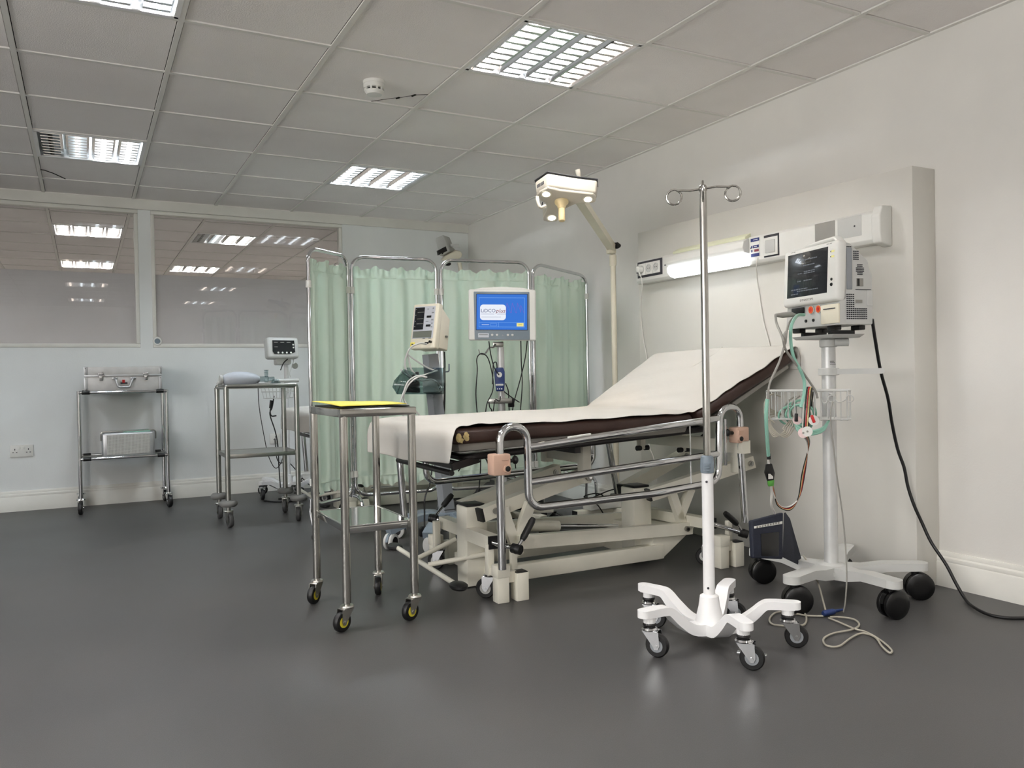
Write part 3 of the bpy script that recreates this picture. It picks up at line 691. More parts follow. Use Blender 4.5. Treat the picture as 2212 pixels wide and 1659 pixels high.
# --- side guards
def guard(pts, rails, r=.0168, label=None):
    e = MB()
    for a in pts: e.tube(a, r, 14)
    for a in rails: e.tube(a, r*.95, 12)
    return e
yg = 2.87
G = lambda u, v: P(u, v, y=yg)
main = fillet([G(1085, 1230), G(1080, 1010), G(1079, 922), G(1138, 922), G(1143, 1098), G(1400, 1068), G(1552, 1040), G(1554, 882), G(1597, 876), G(1600, 980), G(1610, 1128)], .062, 8)
e = guard([main], [[G(1143, 966), G(1550, 904)], [G(1145, 1042), G(1552, 980)]])
e.tube([G(1490, 912), G(1493, 1046)], .003, 6)
e.tube([G(1566, 905), G(1567, 1005)], .008, 8)
gd = e.build('side_guard', 'chrome', bed)
d = (G(1550, 904)-G(1143, 966)).normalized(); c = G(1250, 948)+V((0, -.006, .0125))
MB().box(c, (.115, .012, .009), rot=(0, -math.atan2(d.z, d.x), 0), bev=.003).build('rating_sticker', 'whitep', gd)
yg = 3.74
main = fillet([G(874, 1118), G(864, 1000), G(860, 930), G(916, 930), G(922, 1042), G(1282, 1004), G(1278, 930), G(1306, 910), G(1335, 1072)], .06, 8)
guard([main], [[P(925, 984, y=yg), P(1276, 950, y=yg)]]).build('side_guard', 'chrome', bed)
def clamp(u, v, y, w_, h_, mir=1):
    c = P(u, v, y=y); m = MB(); m.box(c, (w_, .06, h_), bev=.007)
    m.box(c+V((.012*mir, -.03, .02)), (.03, .008, .006), bev=.001)
    m.box(c+V((.03*mir, -.03, .008)), (.006, .008, .03), bev=.001)
    m.lathe([(.017, 0), (.016, .008), (.011, .008)], c+V((.02*mir, -.03, -.016)), (0, -1, 0), 18)
    k = m.build('rail_clamp', 'beige', bed)
    n = MB(); n.lathe([(.011, 0), (.011, .01), (.006, .012)], c+V((.02*mir, -.03, -.016)), (0, -1, 0), 14)
    n.cyl(c+V((w_/2*mir, 0, .01)), c+V(((w_/2+.03)*mir, 0, .012)), .008, n=10); n.ball(c+V(((w_/2+.034)*mir, 0, .013)), .016, (.8, 1, 1.1), n=12)
    n.build('clamp_knob', 'black', k)
clamp(1078, 1003, 2.87, .078, .085); clamp(1596, 939, 2.87, .075, .075, -1)
# --- paper sheet
YS = 2.925; su = (-nb).normalized()*.008+V((0, -.004, 0))
near_e = [P(966, 1003, x=1.24), P(972, 975, x=1.245), P(979, 940, x=1.25), P(992, 922, y=YS), P(1040, 915, y=YS), P(1130, 914, y=YS), P(1250, 907, y=YS), P(1380, 899, y=YS), P(1470, 892, y=YS), b0+su*.6, b0.lerp(HN, .16)+su, b0.lerp(HN, .36)+su, b0.lerp(HN, .6)+su, b0.lerp(HN, .82)+su, HN+su, P(1728, 765, y=2.79), P(1729, 800, y=2.79)]
far_e = [P(796, 976, x=1.18), P(795, 955, x=1.18), P(795, 930, x=1.18), P(806, 908, y=YF_), P(840, 903, y=YF_), P(930, 898, y=YF_), P(1040, 892, y=YF_), P(1160, 886, y=YF_), P(1240, 881, y=YF_), P(1266, 877, y=YF_), P(1285, 863, y=YF_), P(1335, 824, y=YF_), P(1375, 794, y=YF_), P(1404, 771, y=YF_), P(1414, 766, y=YF_), P(1420, 775, y=3.67), P(1424, 795, y=3.67)]
near_e = [V(p) for p in smooth(near_e, 5)]; far_e = [V(p) for p in smooth(far_e, 5)]
rows = []; NT = 22
for i, (a, b) in enumerate(zip(near_e, far_e)):
    r = []
    for j in range(NT+1):
        s = j/NT; q = a.lerp(b, s); f = i/len(near_e)
        q.z += .012*math.sin(pi*min(1, s*1.0))**.5*(1 if i > 16 else .3)
        if i < 15: q.x += .012*math.sin(s*9+1)*(1-i/15); q.z += -.012*math.sin(s*pi)*(1-i/15)
        q.z += .0022*math.sin(i*.9+s*5)*math.sin(s*7+i*.23)
        if j == 0 and 14 < i < 70: q.z += .0035*math.sin(i*1.7)+.003*math.sin(i*.6); q.y -= .006
        r.append(q)
    rows.append(r)
sh = MB().grid(rows).build('paper_sheet', 'sheet', thick=.003, subd=1, recalc=False)
tag(sh, 'white paper sheet draped over the brown couch and down its foot end', 'couch sheet')
cr = MB()
pn_ = (HN-b0).cross(bf-b0).normalized(); pn_ = pn_ if pn_.z > 0 else -pn_
for a in ([(1560, 750), (1545, 764), (1520, 778), (1500, 790), (1462, 812), (1430, 836)],):
    cr.tube(smooth([PN(u, v, b0+pn_*.021, pn_) for u, v in a], 5), [.0034]*16+[.0034-.0003*i for i in range(10)], 8)
cr.build('crease', 'sheet', sh)
# second couch behind the screen, same make
OFF = V((.12, 2.47, -.02))
bed2 = copy_tree(bed); bed2.location = bed.location+OFF
tag(bed2, 'second cream couch, mostly hidden behind the green curtain screen', 'hospital bed')
sh2 = sh.copy(); COL.objects.link(sh2); sh2.location = OFF
tag(sh2, 'white sheet hanging off the couch behind the screen', 'couch sheet')
# ================================================================== folding curtain screen
scr = thing('curtain_screen', 'four-fold chrome screen with mint green gathered curtains behind the couch', 'screen', (2.1, 4.75, 0))
PT = [(1.128, 4.60), (1.452, 4.86), (2.01, 4.775), (2.62, 4.66), (3.12, 4.74)]
ZT = [1.667, 1.667, 1.665, 1.662, 1.615]; ZB = .2
def lerp(a, b, t): return a+(b-a)*t
for i in range(4):
    a, b = V((*PT[i], 0)), V((*PT[i+1], 0)); d = (b-a).normalized(); ga = .016
    a2, b2 = a+d*ga, b-d*ga; za, zb = ZT[i], ZT[i+1]-(.012 if i == 3 else 0)
    up = V((0, 0, 1))
    path = fillet([a2+up*ZB, a2+up*za, b2+up*zb, b2+up*ZB], .075, 8, closed=True)
    fr = MB().tube(path, .0115, 12, closed=True).build('panel_frame', 'chrome', scr)
    k = MB()
    for c in (a2, b2):
        for z in (1.46, .33): k.cyl(c+up*(z-.018), c+up*(z+.022), .016, n=16)
    k.build('rail_collar', 'whitep', fr)
    # curtain
    rnd = random.Random(11+i); L = (b2-a2).length; n = int(L/.0055); nrm = V((-d.y, d.x, 0))
    ph = [rnd.uniform(0, 6.28) for _ in range(8)]; fq = [rnd.uniform(38, 52), rnd.uniform(70, 95), rnd.uniform(16, 24), rnd.uniform(130, 170)]
    zt, zb_ = (1.605, 1.60, 1.60, 1.585)[i], .26
    zs = [zt-.0+0, zt-.012, zt-.03, zt-.045, zt-.058, zt-.066, zt-.09]+[lerp(zt-.09, zb_+.1, t/9) for t in range(1, 10)]+[zb_+.075, zb_+.06, zb_+.052, zb_+.03, zb_+.012, zb_]
    rows = []
    for q, z in enumerate(zs):
        r = []
        ruf = max(0, 1-abs(zt-z)/.06) if z > 1 else max(0, 1-abs(z-zb_)/.055)
        gat = 1 if (abs(z-(zt-.062)) < .012 or abs(z-(zb_+.056)) < .01) else 0
        for j in range(n+1):
            s = j/n*L; m_ = .015*math.sin(fq[0]*s+ph[0]+.25*math.sin(z*2+ph[5]))+.007*math.sin(fq[1]*s+ph[1]+.4*math.sin(z*3))+.011*math.sin(fq[2]*s+ph[2])
            m_ *= (1-.75*gat)*(1-.5*ruf)
            m_ += ruf*(.010*math.sin(fq[3]*s+ph[3])+.007*math.sin(fq[1]*1.3*s+ph[4]+q))
            dz = ruf*(.010*math.sin(fq[0]*.9*s+ph[6])+.006*math.sin(fq[3]*.7*s+ph[7]))
            edge = min(1, min(s, L-s)/.02)
            r.append(a2+d*(.008+s*(1-.016/L))+nrm*(m_*edge)+up*(z+dz+(.0 if i != 3 else -.022*s/L)))
        rows.append(r)
    MB().grid(rows).build('curtain', 'cloth', scr, ang=80, recalc=False)
    for z in (zt-.06, zb_+.056): MB().tube([a2+up*z, b2+up*z], .0016, 6).build('curtain_rod', 'cloth', fr)
for i in range(5):
    a = V((*PT[i], 0)); prv = V((*PT[max(0, i-1)], 0)); nxt = V((*PT[min(4, i+1)], 0)); d = (nxt-prv).normalized(); n_ = V((-d.y, d.x, 0))
    f = MB(); w1 = .14 if i < 4 else .06
    
    if i == 0: f.tube(fillet([a+V((0, 0, .23)), a+V((-.004, .0, .16)), a+V((.012, -.02, .05))], .05), .011, 10)
    if i: f.tube(fillet([a-n_*w1*.9+V((0, 0, .055)), a-n_*w1*.75+V((0, 0, .2)), a+n_*w1*.75+V((0, 0, .2)), a+n_*w1*.9+V((0, 0, .055))], .06), .011, 10)
    f.cyl(a+V((0, 0, .19)), a+V((0, 0, .24)), .014, n=12); ft = f.build('foot', 'chrome', scr)
    for q in ((-1, 1) if i else (0,)):
        c = a+n_*w1*.9*q if i else a+V((.012, -.02, 0)); g = MB(); g.ball(c+V((0, 0, .024)), .024, (.8, 1, 1), n=14); g.cyl(c+V((0, 0, .035)), c+V((0, 0, .06)), .013, n=12); g.build('castor', 'black', ft)
# ================================================================== front instrument trolley
tx0, tx1, ty0, ty1 = .834, 1.098, 2.90, 3.33
t = thing('instrument_trolley', 'stainless two-shelf trolley with yellow-hubbed castors in front of the couch', 'trolley', ((tx0+tx1)/2, (ty0+ty1)/2, 0))
for x in (tx0, tx1):
    for y in (ty0, ty1): MB().cyl((x, y, .1), (x, y, .806), .0155, n=18).build('leg', 'steel', t)
m = MB(); zt = .806
for y in (ty0, ty1): m.box(((tx0+tx1)/2, y, zt-.012), (tx1-tx0+.031, .031, .03), bev=.004)
for x in (tx0, tx1): m.box((x, (ty0+ty1)/2, zt-.0122), (.03, ty1-ty0-.03, .0292), bev=.002)
m.box(((tx0+tx1)/2, (ty0+ty1)/2, zt-.004), (tx1-tx0, ty1-ty0, .006)); m.build('top_shelf', 'steel', t)
m = MB(); zl = P(750, 1137, y=ty0).z
m.box(((tx0+tx1)/2, (ty0+ty1)/2, zl-.004), (tx1-tx0, ty1-ty0, .004))
for y, s_ in ((ty0, -1), (ty1, 1)): m.box(((tx0+tx1)/2, y-s_*.006, zl-.0145), (tx1-tx0, .004, .029), bev=.001)
for x, s_ in ((tx0, -1), (tx1, 1)): m.box((x-s_*.006, (ty0+ty1)/2, zl-.0145), (.004, ty1-ty0, .029), bev=.001)
m.build('lower_shelf', 'shelfsteel', t)
for x, y, a in ((tx0, ty0, 3.6), (tx0, ty1, 3.9), (tx1, ty0, 3.55), (tx1, ty1, 4.3)): castor(t, x, y, .11, R=.037, w=.024, ang=a, trail=.026)
f = thing('card_folder', 'yellow card folder with dark underside on the steel trolley top', 'folder', (.96, 3.1, .811))
q = lambda x, y, z: V((x, y, z))
z0 = .8095
MB().prism([q(.838, 3.33, z0), q(1.09, 3.345, z0), q(1.105, 2.935, z0), q(.85, 2.925, z0)], (0, 0, .004), bev=.001).build('back_cover', 'blackp', f)
rows = []
for i in range(9):
    s = i/8; r = []
    for j in range(9):
        u = j/8; lift = .010+.009*(1-u)*(1-s)**2+.004*math.sin(pi*s)
        r.append(V((.832+u*.262, 3.345-s*.42+.012*u, z0+lift+.0)))
    rows.append(r)
MB().grid(rows).build('front_cover', 'folder', f, thick=.003, recalc=False)
# ================================================================== trolley with round bumpers
ux0, ux1, uy0, uy1 = .787, 1.225, 5.33, 5.72; uz = .885; us = P(640, 974, y=uy0).z
t = thing('bumper_trolley', 'dull steel trolley with round grey bumpers above its castors, by the partition', 'trolley', ((ux0+ux1)/2, (uy0+uy1)/2, 0))
for x, y, a in ((ux0, uy0, 4.9), (ux0, uy1, 4.7), (ux1, uy0, 4.4), (ux1, uy1, 4.3)):
    lg = MB().cyl((x, y, .135), (x, y, uz-.012), .0165, n=16).build('leg', 'dullsteel', t)
    MB().lathe([(.016, -.02), (.044, -.019), (.054, -.009), (.056, 0), (.054, .009), (.044, .019), (.016, .02)], (x, y, .148), n=24).build('bumper', 'rubber', lg)
    castor(t, x, y, .14, R=.044, w=.026, ang=a, trail=.02, hub='dullsteel', fork='dullsteel', tyre='tyre')
m = MB()
for y in (uy0, uy1): m.tube(fillet([(ux0, y, uz-.02), (ux0, y, uz), (ux1, y, uz), (ux1, y, uz-.02)], .012), .0125, 12)
for x in (ux0, ux1): m.tube([(x, uy0, uz-.012), (x, uy1, uz-.012)], .009, 10)
m.box(((ux0+ux1)/2, (uy0+uy1)/2, uz-.014), (ux1-ux0, uy1-uy0, .006)); m.build('top_shelf', 'dullsteel', t)
m = MB(); m.box(((ux0+ux1)/2, (uy0+uy1)/2, us-.004), (ux1-ux0, uy1-uy0, .006))
for y in (uy0, uy1): m.box(((ux0+ux1)/2, y, us-.012), (ux1-ux0, .006, .026), bev=.001)
for x in (ux0, ux1): m.box((x, (uy0+uy1)/2, us-.012), (.006, uy1-uy0, .026), bev=.001)
m.build('lower_shelf', 'dullsteel', t)
# resuscitator
c = P(520, 816, y=5.5); c.z = uz-.011+.0535
t = thing('resuscitator_bag', 'milky hand resuscitator bag with clear valve on the bumpered trolley', 'resuscitator', (c.x, c.y, uz-.011))
prof = [(.016, -.115), (.03, -.105), (.042, -.08), (.05, -.04), (.051, 0), (.048, .04), (.038, .085), (.026, .108), (.019, .12)]
MB().lathe(prof, c, (1, .05, 0), 28).build('bag', 'silicone', t)
v = MB(); v.lathe([(.02, -.135), (.03, -.132), (.03, -.116), (.016, -.112)], c, (1, .05, 0), 20); v.cyl(c+V((-.13, 0, -.01)), c+V((-.145, 0, -.03)), .009); v.build('reservoir_valve', 'lgrey', t)
v = MB(); v.lathe([(.018, .118), (.018, .15), (.022, .152), (.022, .175), (.014, .178)], c, (1, .05, 0), 20); v.cyl(c+V((.165, .008, .01)), c+V((.165, .008, .058)), .011, n=14)
for z in (.03, .042, .054): v.lathe([(.012, z), (.017, z+.003), (.012, z+.006)], c+V((.165, .008, 0)), n=16)
v.cyl(c+V((.175, .008, 0)), c+V((.215, .01, .0)), .015, n=14); v.build('patient_valve', 'smoke', t)
mk = MB(); mk.lathe([(.012, .012), (.02, .008), (.036, -.018), (.04, -.03), (.03, -.028), (.014, .0)], c+V((.225, .01, -.012)), (0, 0, 1), 22); mk.build('face_mask', 'smoke', t)
# ================================================================== trolley against the partition
wx0, wx1, wy0, wy1 = -.036, .534, 6.45, 6.80; wz = .864; ws = .385
t = thing('shelf_trolley', 'chrome two-shelf trolley against the partition holding the metal case', 'trolley', ((wx0+wx1)/2, (wy0+wy1)/2, 0))
for x, y, a in ((wx0, wy0, 4.6), (wx0, wy1, 4.6), (wx1, wy0, 4.9), (wx1, wy1, 4.9)):
    MB().cyl((x, y, .12), (x, y, wz), .0135, n=16).build('leg', 'chrome', t)
    castor(t, x, y, .135, R=.045, w=.026, ang=a, trail=.022, hub='dullsteel', fork='chrome', tyre='black')
for nm, z in (('top_shelf', wz-.01), ('lower_shelf', ws)):
    m = MB(); m.box(((wx0+wx1)/2, (wy0+wy1)/2, z-.004), (wx1-wx0, wy1-wy0, .006)); s_ = m.build(nm, 'dullsteel', t)
    for y in (wy0-.012, wy1):
        r = MB(); r.cyl((wx0, y, z), (wx1, y, z), .0105, n=14)
        for x, q in ((wx0+.02, 1), (wx1-.02, -1)): r.cyl((x, y, z), (x+q*.05, y, z), .014, n=14, mi=1)
        r.build('shelf_rail', ['chrome', 'black'], s_)
    for x in (wx0, wx1): MB().cyl((x, wy0, z), (x, wy1, z), .009, n=12).build('end_rail', 'chrome', s_)
cx0, cx1, cy0, cy1, cz0 = .003, .505, 6.46, 6.78, wz-.004
t = thing('metal_case', 'aluminium flight case with carry handle on the chrome trolley', 'case', ((cx0+cx1)/2, (cy0+cy1)/2, cz0))
h1, h2 = .112, .176
MB().box(((cx0+cx1)/2, (cy0+cy1)/2, cz0+h1/2), (cx1-cx0, cy1-cy0, h1), bev=.003).build('lower_shell', 'aluflat', t)
MB().box(((cx0+cx1)/2, (cy0+cy1)/2, cz0+(h1+h2)/2+.001), (cx1-cx0, cy1-cy0, h2-h1-.004), bev=.003).build('lid', 'aluflat', t)
m = MB(); m.box(((cx0+cx1)/2, cy0-.002, cz0+h1), (cx1-cx0, .006, .014), bev=.002)
for x in (cx0+.008, cx1-.008):
    for za, zb in ((.0, h1-.008), (h1+.008, h2)):
        m.box((x, cy0-.0015, cz0+(za+zb)/2), (.022, .005, zb-za), bev=.001)
        for zz in (za+.012, zb-.012): m.ball((x, cy0-.004, cz0+zz), .004, n=8, mi=1)
m.build('edge_trim', ['alu', 'dullsteel'], t)
for x in (cx0+.105, cx1-.105):
    m = MB(); m.box((x, cy0-.006, cz0+h1-.006), (.024, .01, .06), bev=.004); m.box((x, cy0-.011, cz0+h1+.012), (.034, .006, .014), bev=.002); m.cyl((x-.02, cy0-.01, cz0+h1), (x+.02, cy0-.01, cz0+h1), .005, n=10)
    m.build('latch', 'chrome', t)
hx = (cx0+cx1)/2; m = MB(); m.tube(fillet([(hx-.058, cy0-.006, cz0+h1-.02), (hx-.052, cy0-.03, cz0+h1-.035), (hx-.036, cy0-.032, cz0+.028), (hx+.036, cy0-.032, cz0+.028), (hx+.052, cy0-.03, cz0+h1-.035), (hx+.058, cy0-.006, cz0+h1-.02)], .015), .008, 12)
for q in (-1, 1): m.box((hx+q*.06, cy0-.006, cz0+h1-.02), (.036, .012, .016), bev=.004)
m.build('carry_handle', 'alu', t)
m = MB(); m.box((hx-.002, cy0-.007, cz0+h1-.042), (.018, .01, .022), bev=.002); m.box((hx, cy0-.004, cz0+h1-.055), (.045, .006, .012), bev=.002, mi=1); m.build('lock', ['red', 'ink'], t)
bx0, bx1, by0, by1, bz = .105, .455, 6.5, 6.74, ws-.001
t = thing('perforated_box', 'silver perforated metal box with carrying handle on the lower chrome shelf', 'instrument basket', ((bx0+bx1)/2, (by0+by1)/2, bz))
MB().box(((bx0+bx1)/2, (by0+by1)/2, bz+.088), (bx1-bx0, by1-by0, .176), bev=.016, seg=3).build('box_body', 'alu', t)
m = MB(); nx, nz = 30, 16
for i in range(nx+1): m.box((bx0+.033+i*(.28/nx), by0-.0012, bz+.088), (.0042, .003, .14))
for j in range(nz+1): m.box(((bx0+bx1)/2-.002, by0-.0012, bz+.02+j*(.136/nz)), (.284, .003, .0036))
m.build('perforated_front', 'whitep', t)
MB().box(((bx0+bx1)/2-.002, by0+.0005, bz+.088), (.284, .002, .142)).build('dark_backing', 'inkgrey', t)
m = MB(); m.tube(fillet([(bx0-.006, by0+.03, bz+.12), (bx0-.006, by0+.02, bz+.184), (bx1+.006, by0+.02, bz+.184), (bx1+.006, by0+.03, bz+.12)], .02), .005, 8); m.build('handle', 'dullsteel', t)
m = MB(); m.hexa([(bx0+.14, by0+.01, bz+.174), (bx1-.03, by0+.01, bz+.174), (bx1-.03, by1-.01, bz+.174), (bx0+.14, by1-.01, bz+.174), (bx0+.14, by0+.01, bz+.179), (bx1-.03, by0+.01, bz+.182), (bx1-.03, by1-.01, bz+.182), (bx0+.14, by1-.01, bz+.179)]); m.build('lid_band', 'mint', t)
# ================================================================== vital signs monitor on stand
sx, sy_ = P(622, 980, y=6.5).x, 6.5
t = thing('vital_signs_monitor', 'small vital signs monitor on a white wheeled stand behind the bumpered trolley', 'patient monitor', (sx, sy_, 0))
m = MB(); m.lathe([(.03, .06), (.045, .07), (.03, .16), (.02, .17)], (sx, sy_, 0), n=20)
for k in range(5):
    a = math.radians(200+72*k); d = V((math.cos(a), math.sin(a), 0)); o = V((sx, sy_, 0))
    m.beam([o+d*.02+V((0, 0, .085)), o+d*.1+V((0, 0, .085)), o+d*.17+V((0, 0, .12)), o+d*.25+V((0, 0, .125))], [.05, .045, .04, .044], [.04, .035, .028, .024])
m.build('base', 'whitee', t)
for k in range(5):
    a = math.radians(200+72*k); castor(t, sx+.235*math.cos(a), sy_+.235*math.sin(a), .115, R=.04, w=.024, ang=a+1.2, hub='dullsteel', fork='chrome', tyre='black', ring=1)
MB().cyl((sx, sy_, .1), (sx, sy_, 1.06), .017, n=16).build('pole', 'whitee', t)
bc = V((P(600, 855, y=6.36).x, 6.34, .83)); m = MB()
for z, s_ in ((.055, 1), (0, .9), (-.05, .8)): m.tube(fillet([bc+V((x*s_, y*s_, z)) for x, y in ((-.13, -.08), (.13, -.08), (.13, .08), (-.13, .08))], .03, closed=True), .003, 6, closed=True)
for i in range(9):
    for q in (-1, 1): m.tube([bc+V((-.12+i*.03, q*.08, .055)), bc+V(((-.12+i*.03)*.8, q*.064, -.05)), bc+V(((-.12+i*.03)*.8, 0, -.052))], .002, 5)
m.tube([bc+V((.1, .07, .0)), V((sx, sy_-.01, .83))], .004, 6); m.build('wire_basket', 'lgrey', t)
hb = MB(); zc = P(610, 822, y=6.3).z; hb.tube([(P(572, 822, y=6.28).x, 6.28, zc), (P(645, 820, y=6.28).x, 6.28, zc)], .014, 12); hb.cyl((sx, sy_, zc), (sx, 6.28, zc), .012); hb.build('push_handle', 'lgrey', t)
mc = P(608, 753, y=6.36); yaw = .12
m = MB(); m.box(mc, (.245, .10, .165), bev=.022, rot=(-.12, 0, yaw), seg=3); m.box(mc+V((.01, .02, -.1)), (.12, .07, .05), bev=.01, rot=(-.12, 0, yaw)); hd = m.build('monitor_head', 'lgrey', t)
Rm = Matrix.Translation(mc) @ Euler((-.12, 0, yaw)).to_matrix().to_4x4()
m = MB(); m.prism([Rm @ V(p) for p in ((-.085, -.051, .055), (.085, -.051, .055), (.088, -.051, -.035), (.05, -.051, -.05), (-.075, -.051, -.05), (-.088, -.051, -.03))], (Rm.to_3x3() @ V((0, -.003, 0))), mi=0)
m.build('display', 'scrdark', hd)
for i in range(4): MB().lathe([(.0075, 0), (.0065, .004), (.001, .005)], Rm @ V((-.045+i*.033, -.053, -.04)), Rm.to_3x3() @ V((0, -1, 0)), 14).build('button', 'whitep', hd)
for dz in (.022, .0): MB().lathe([(.007, 0), (.006, .004), (.001, .005)], Rm @ V((.075, -.053, dz)), Rm.to_3x3() @ V((0, -1, 0)), 14).build('button', 'whitep', hd)
m = MB()
for x, z, w_ in ((-.06, .04, .03), (-.01, .04, .03), (.04, .04, .03), (-.06, .005, .025)): m.box(Rm @ V((x, -.0545, z)), (w_, .001, .004), rot=(-.12, 0, yaw))
m.build('display_marks', 'inkgrey', hd)
m = MB(); gc = P(637, 790, y=6.34); m.lathe([(.02, -.008), (.024, -.005), (.024, .005), (.02, .008)], gc, (.3, -1, 0), 18); m.build('cuff_gauge', 'dullsteel', t)
Y6 = lambda u, v, y=6.34: P(u, v, y=y)
lead(t, [Y6(632, 768), Y6(634, 782), Y6(626, 805), Y6(628, 815)], .004, 'lgrey'); lead(t, [Y6(622, 775), Y6(612, 785), Y6(606, 800)], .004, 'cableb')
lead(t, [Y6(557, 822), Y6(560, 880), Y6(572, 950), Y6(580, 985), Y6(593, 1010), Y6(604, 1005), Y6(614, 980)], .003, 'cableb')
lead(t, [Y6(592, 855), Y6(588, 880), Y6(583, 895), Y6(594, 930), Y6(600, 960), Y6(602, 1000), Y6(606, 1055)], .0045, 'cableb')
lead(t, [Y6(590, 870), Y6(584, 885), Y6(586, 898), Y6(597, 898)], .005, 'cableb')
m = MB(); m.tube([Y6(587, 865), Y6(584, 882)], [.014, .01], 10); m.build('probe', 'black', t)
cable('mains_lead', [Y6(594, 947, 6.865), Y6(597, 985, 6.84), Y6(605, 1000, 6.82), Y6(625, 1000, 6.8), Y6(660, 1040, 6.8), V((1.7, 6.7, .006)), V((1.85, 6.6, .006))], .004, 'cableb', 'black lead from the single wall socket to the floor')
cable('floor_lead', [V((P(565, 1079, z=0).x, 6.3, .006)), V((1.25, 6.2, .006)), V((1.42, 6.15, .006)), V((1.5, 6.3, .006)), V((1.3, 6.33, .006))], .006, 'cableb', 'black lead coiled on the floor under the vital signs stand')
# ================================================================== drip stand
ix, iy = 1.866, 2.12; I = V((ix, iy, 0))
t = thing('drip_stand', 'white five-legged drip stand with steel hooks standing before the couch', 'drip stand', I)
m = MB(); m.lathe([(.026, .04), (.05, .045), (.047, .08), (.036, .125), (.031, .16), (.021, .166)], I, n=28)
AN = [180, -108, -41, 33, 106]
for a in AN:
    a = math.radians(a); d = V((math.cos(a), math.sin(a), 0))
    pts = smooth([I+d*.02+V((0, 0, .052)), I+d*.085+V((0, 0, .062)), I+d*.14+V((0, 0, .1)), I+d*.175+V((0, 0, .132)), I+d*.20+V((0, 0, .139)), I+d*.275+V((0, 0, .139))], 4)
    n = len(pts); m.beam(pts, [.058-.014*min(1, i/(n*.6)) for i in range(n)], [.04-.014*min(1, i/(n*.6)) for i in range(n)])
    e = I+d*.254; m.cyl(e+V((0, 0, .108)), e+V((0, 0, .14)), .02, n=16)
    m.lathe([(.022, .128), (.022, .152), (.001, .1525)], I+d*.274, n=18)
m.build('base', 'whitee', t)
for i, a in enumerate(AN):
    ar = math.radians(a); castor(t, ix+.254*math.cos(ar), iy+.254*math.sin(ar), .118, R=.038, w=.024, ang=[-1.0, -.9, -.75, -.9, -.9][i], trail=.026, fork='chrome', tyre='black', hub='greyp', ring=1, brake=(i == 1))
zc = P(1522, 1022, y=iy).z
m = MB(); m.cyl(I+V((0, 0, .15)), I+V((0, 0, zc+.01)), .0195, n=24)
for z in (.19, .55): m.cyl(I+V((-.016, -.014, z)), I+V((-.018, -.0155, z)), .004, n=8, mi=1)
m.build('lower_tube', ['whitee', 'ink'], t)
m = MB(); m.lathe([(.0195, zc), (.023, zc+.002), (.0235, zc+.03), (.021, zc+.056), (.013, zc+.06)], I, n=24)
for z in (.012, .022, .032): m.box(I+V((-.014, -.016, zc+z)), (.022, .02, .003), rot=(0, 0, .7))
m.build('height_collar', 'bluegrey', t)
zt = P(1523, 412, y=iy).z
m = MB(); m.cyl(I+V((0, 0, zc)), I+V((0, 0, zt)), .0126, n=20); m.lathe([(.0075, zt-.004), (.014, zt-.002), (.014, zt+.012), (.01, zt+.018), (.001, zt+.02)], I, n=20); m.build('upper_tube', 'steel', t)
m = MB(); rt = V((.75, -.66, 0)); dp = V((.66, .75, 0)); zh = zt+.006
for q, L in ((-1, .072), (1, .074)):
    c = I+rt*q*(L+.024)+V((0, 0, zh-.022)); pts = [I+V((0, 0, zh)), I+rt*q*L*.6+V((0, 0, zh+.004*q))]
    for k in range(0, 15):
        a = pi/2+q*.55-q*k*2*pi/13.4; pts.append(c+rt*(.0255*math.cos(a))+V((0, 0, .0255*math.sin(a)))+dp*(.0006*k))
    m.tube(pts, .0038, 10)
    c = I+dp*q*.055+V((0, 0, zh-.004)); 
    m.tube(smooth([I+V((0, 0, zh)), I+dp*q*.035+V((0, 0, zh+.012)), I+dp*q*.055+V((0, 0, zh+.012)), I+dp*q*.066+V((0, 0, zh-.012)), I+dp*q*.056+V((0, 0, zh-.04)), I+dp*q*.04+V((0, 0, zh-.05))], 5), .0036, 8)
m.build('hooks', 'steel', t)
# ================================================================== bedside patient monitor on stand
mx, my = 2.668, 2.298; O = V((mx, my, 0))
t = thing('monitor_stand', 'grey wheeled stand with wire basket carrying the bedside monitor', 'stand', O)
AN = [-164, -100, -38, 30, 106]
m = MB(); m.lathe([(.03, .09), (.085, .1), (.085, .115), (.05, .135), (.03, .14)], O, n=28)
for a in AN:
    a = math.radians(a); d = V((math.cos(a), math.sin(a), 0))
    m.beam([O+d*.03+V((0, 0, .108)), O+d*.12+V((0, 0, .112)), O+d*.2+V((0, 0, .128)), O+d*.335+V((0, 0, .132))], [.1, .066, .062, .066], [.05, .042, .034, .03])
    m.lathe([(.033, .117), (.033, .147), (.001, .1475)], O+d*.332, n=20)
m.build('base', 'lgrey', t)
for i, a in enumerate(AN):
    ar = math.radians(a); r_ = .318 if i < 4 else .32; twin(t, mx+r_*math.cos(ar)*(1 if i != 3 else .95), my+r_*math.sin(ar), .12, R=.053, ang=[-.5, -.2, -.6, 2.5, -.4][i], trail=.012)
MB().cyl(O+V((0, 0, .12)), O+V((0, 0, 1.04)), .027, n=28).build('pole', 'polegrey', t)
m = MB(); m.lathe([(.03, 1.012), (.034, 1.015), (.034, 1.04), (.028, 1.046)], O, n=24); m.cyl(O+V((0, -.03, 1.03)), O+V((.04, -.065, 1.03)), .016, n=14); m.build('pole_head', 'lgrey', t)
rt = V((.65, -.76, 0)); dp = V((.76, .65, 0))
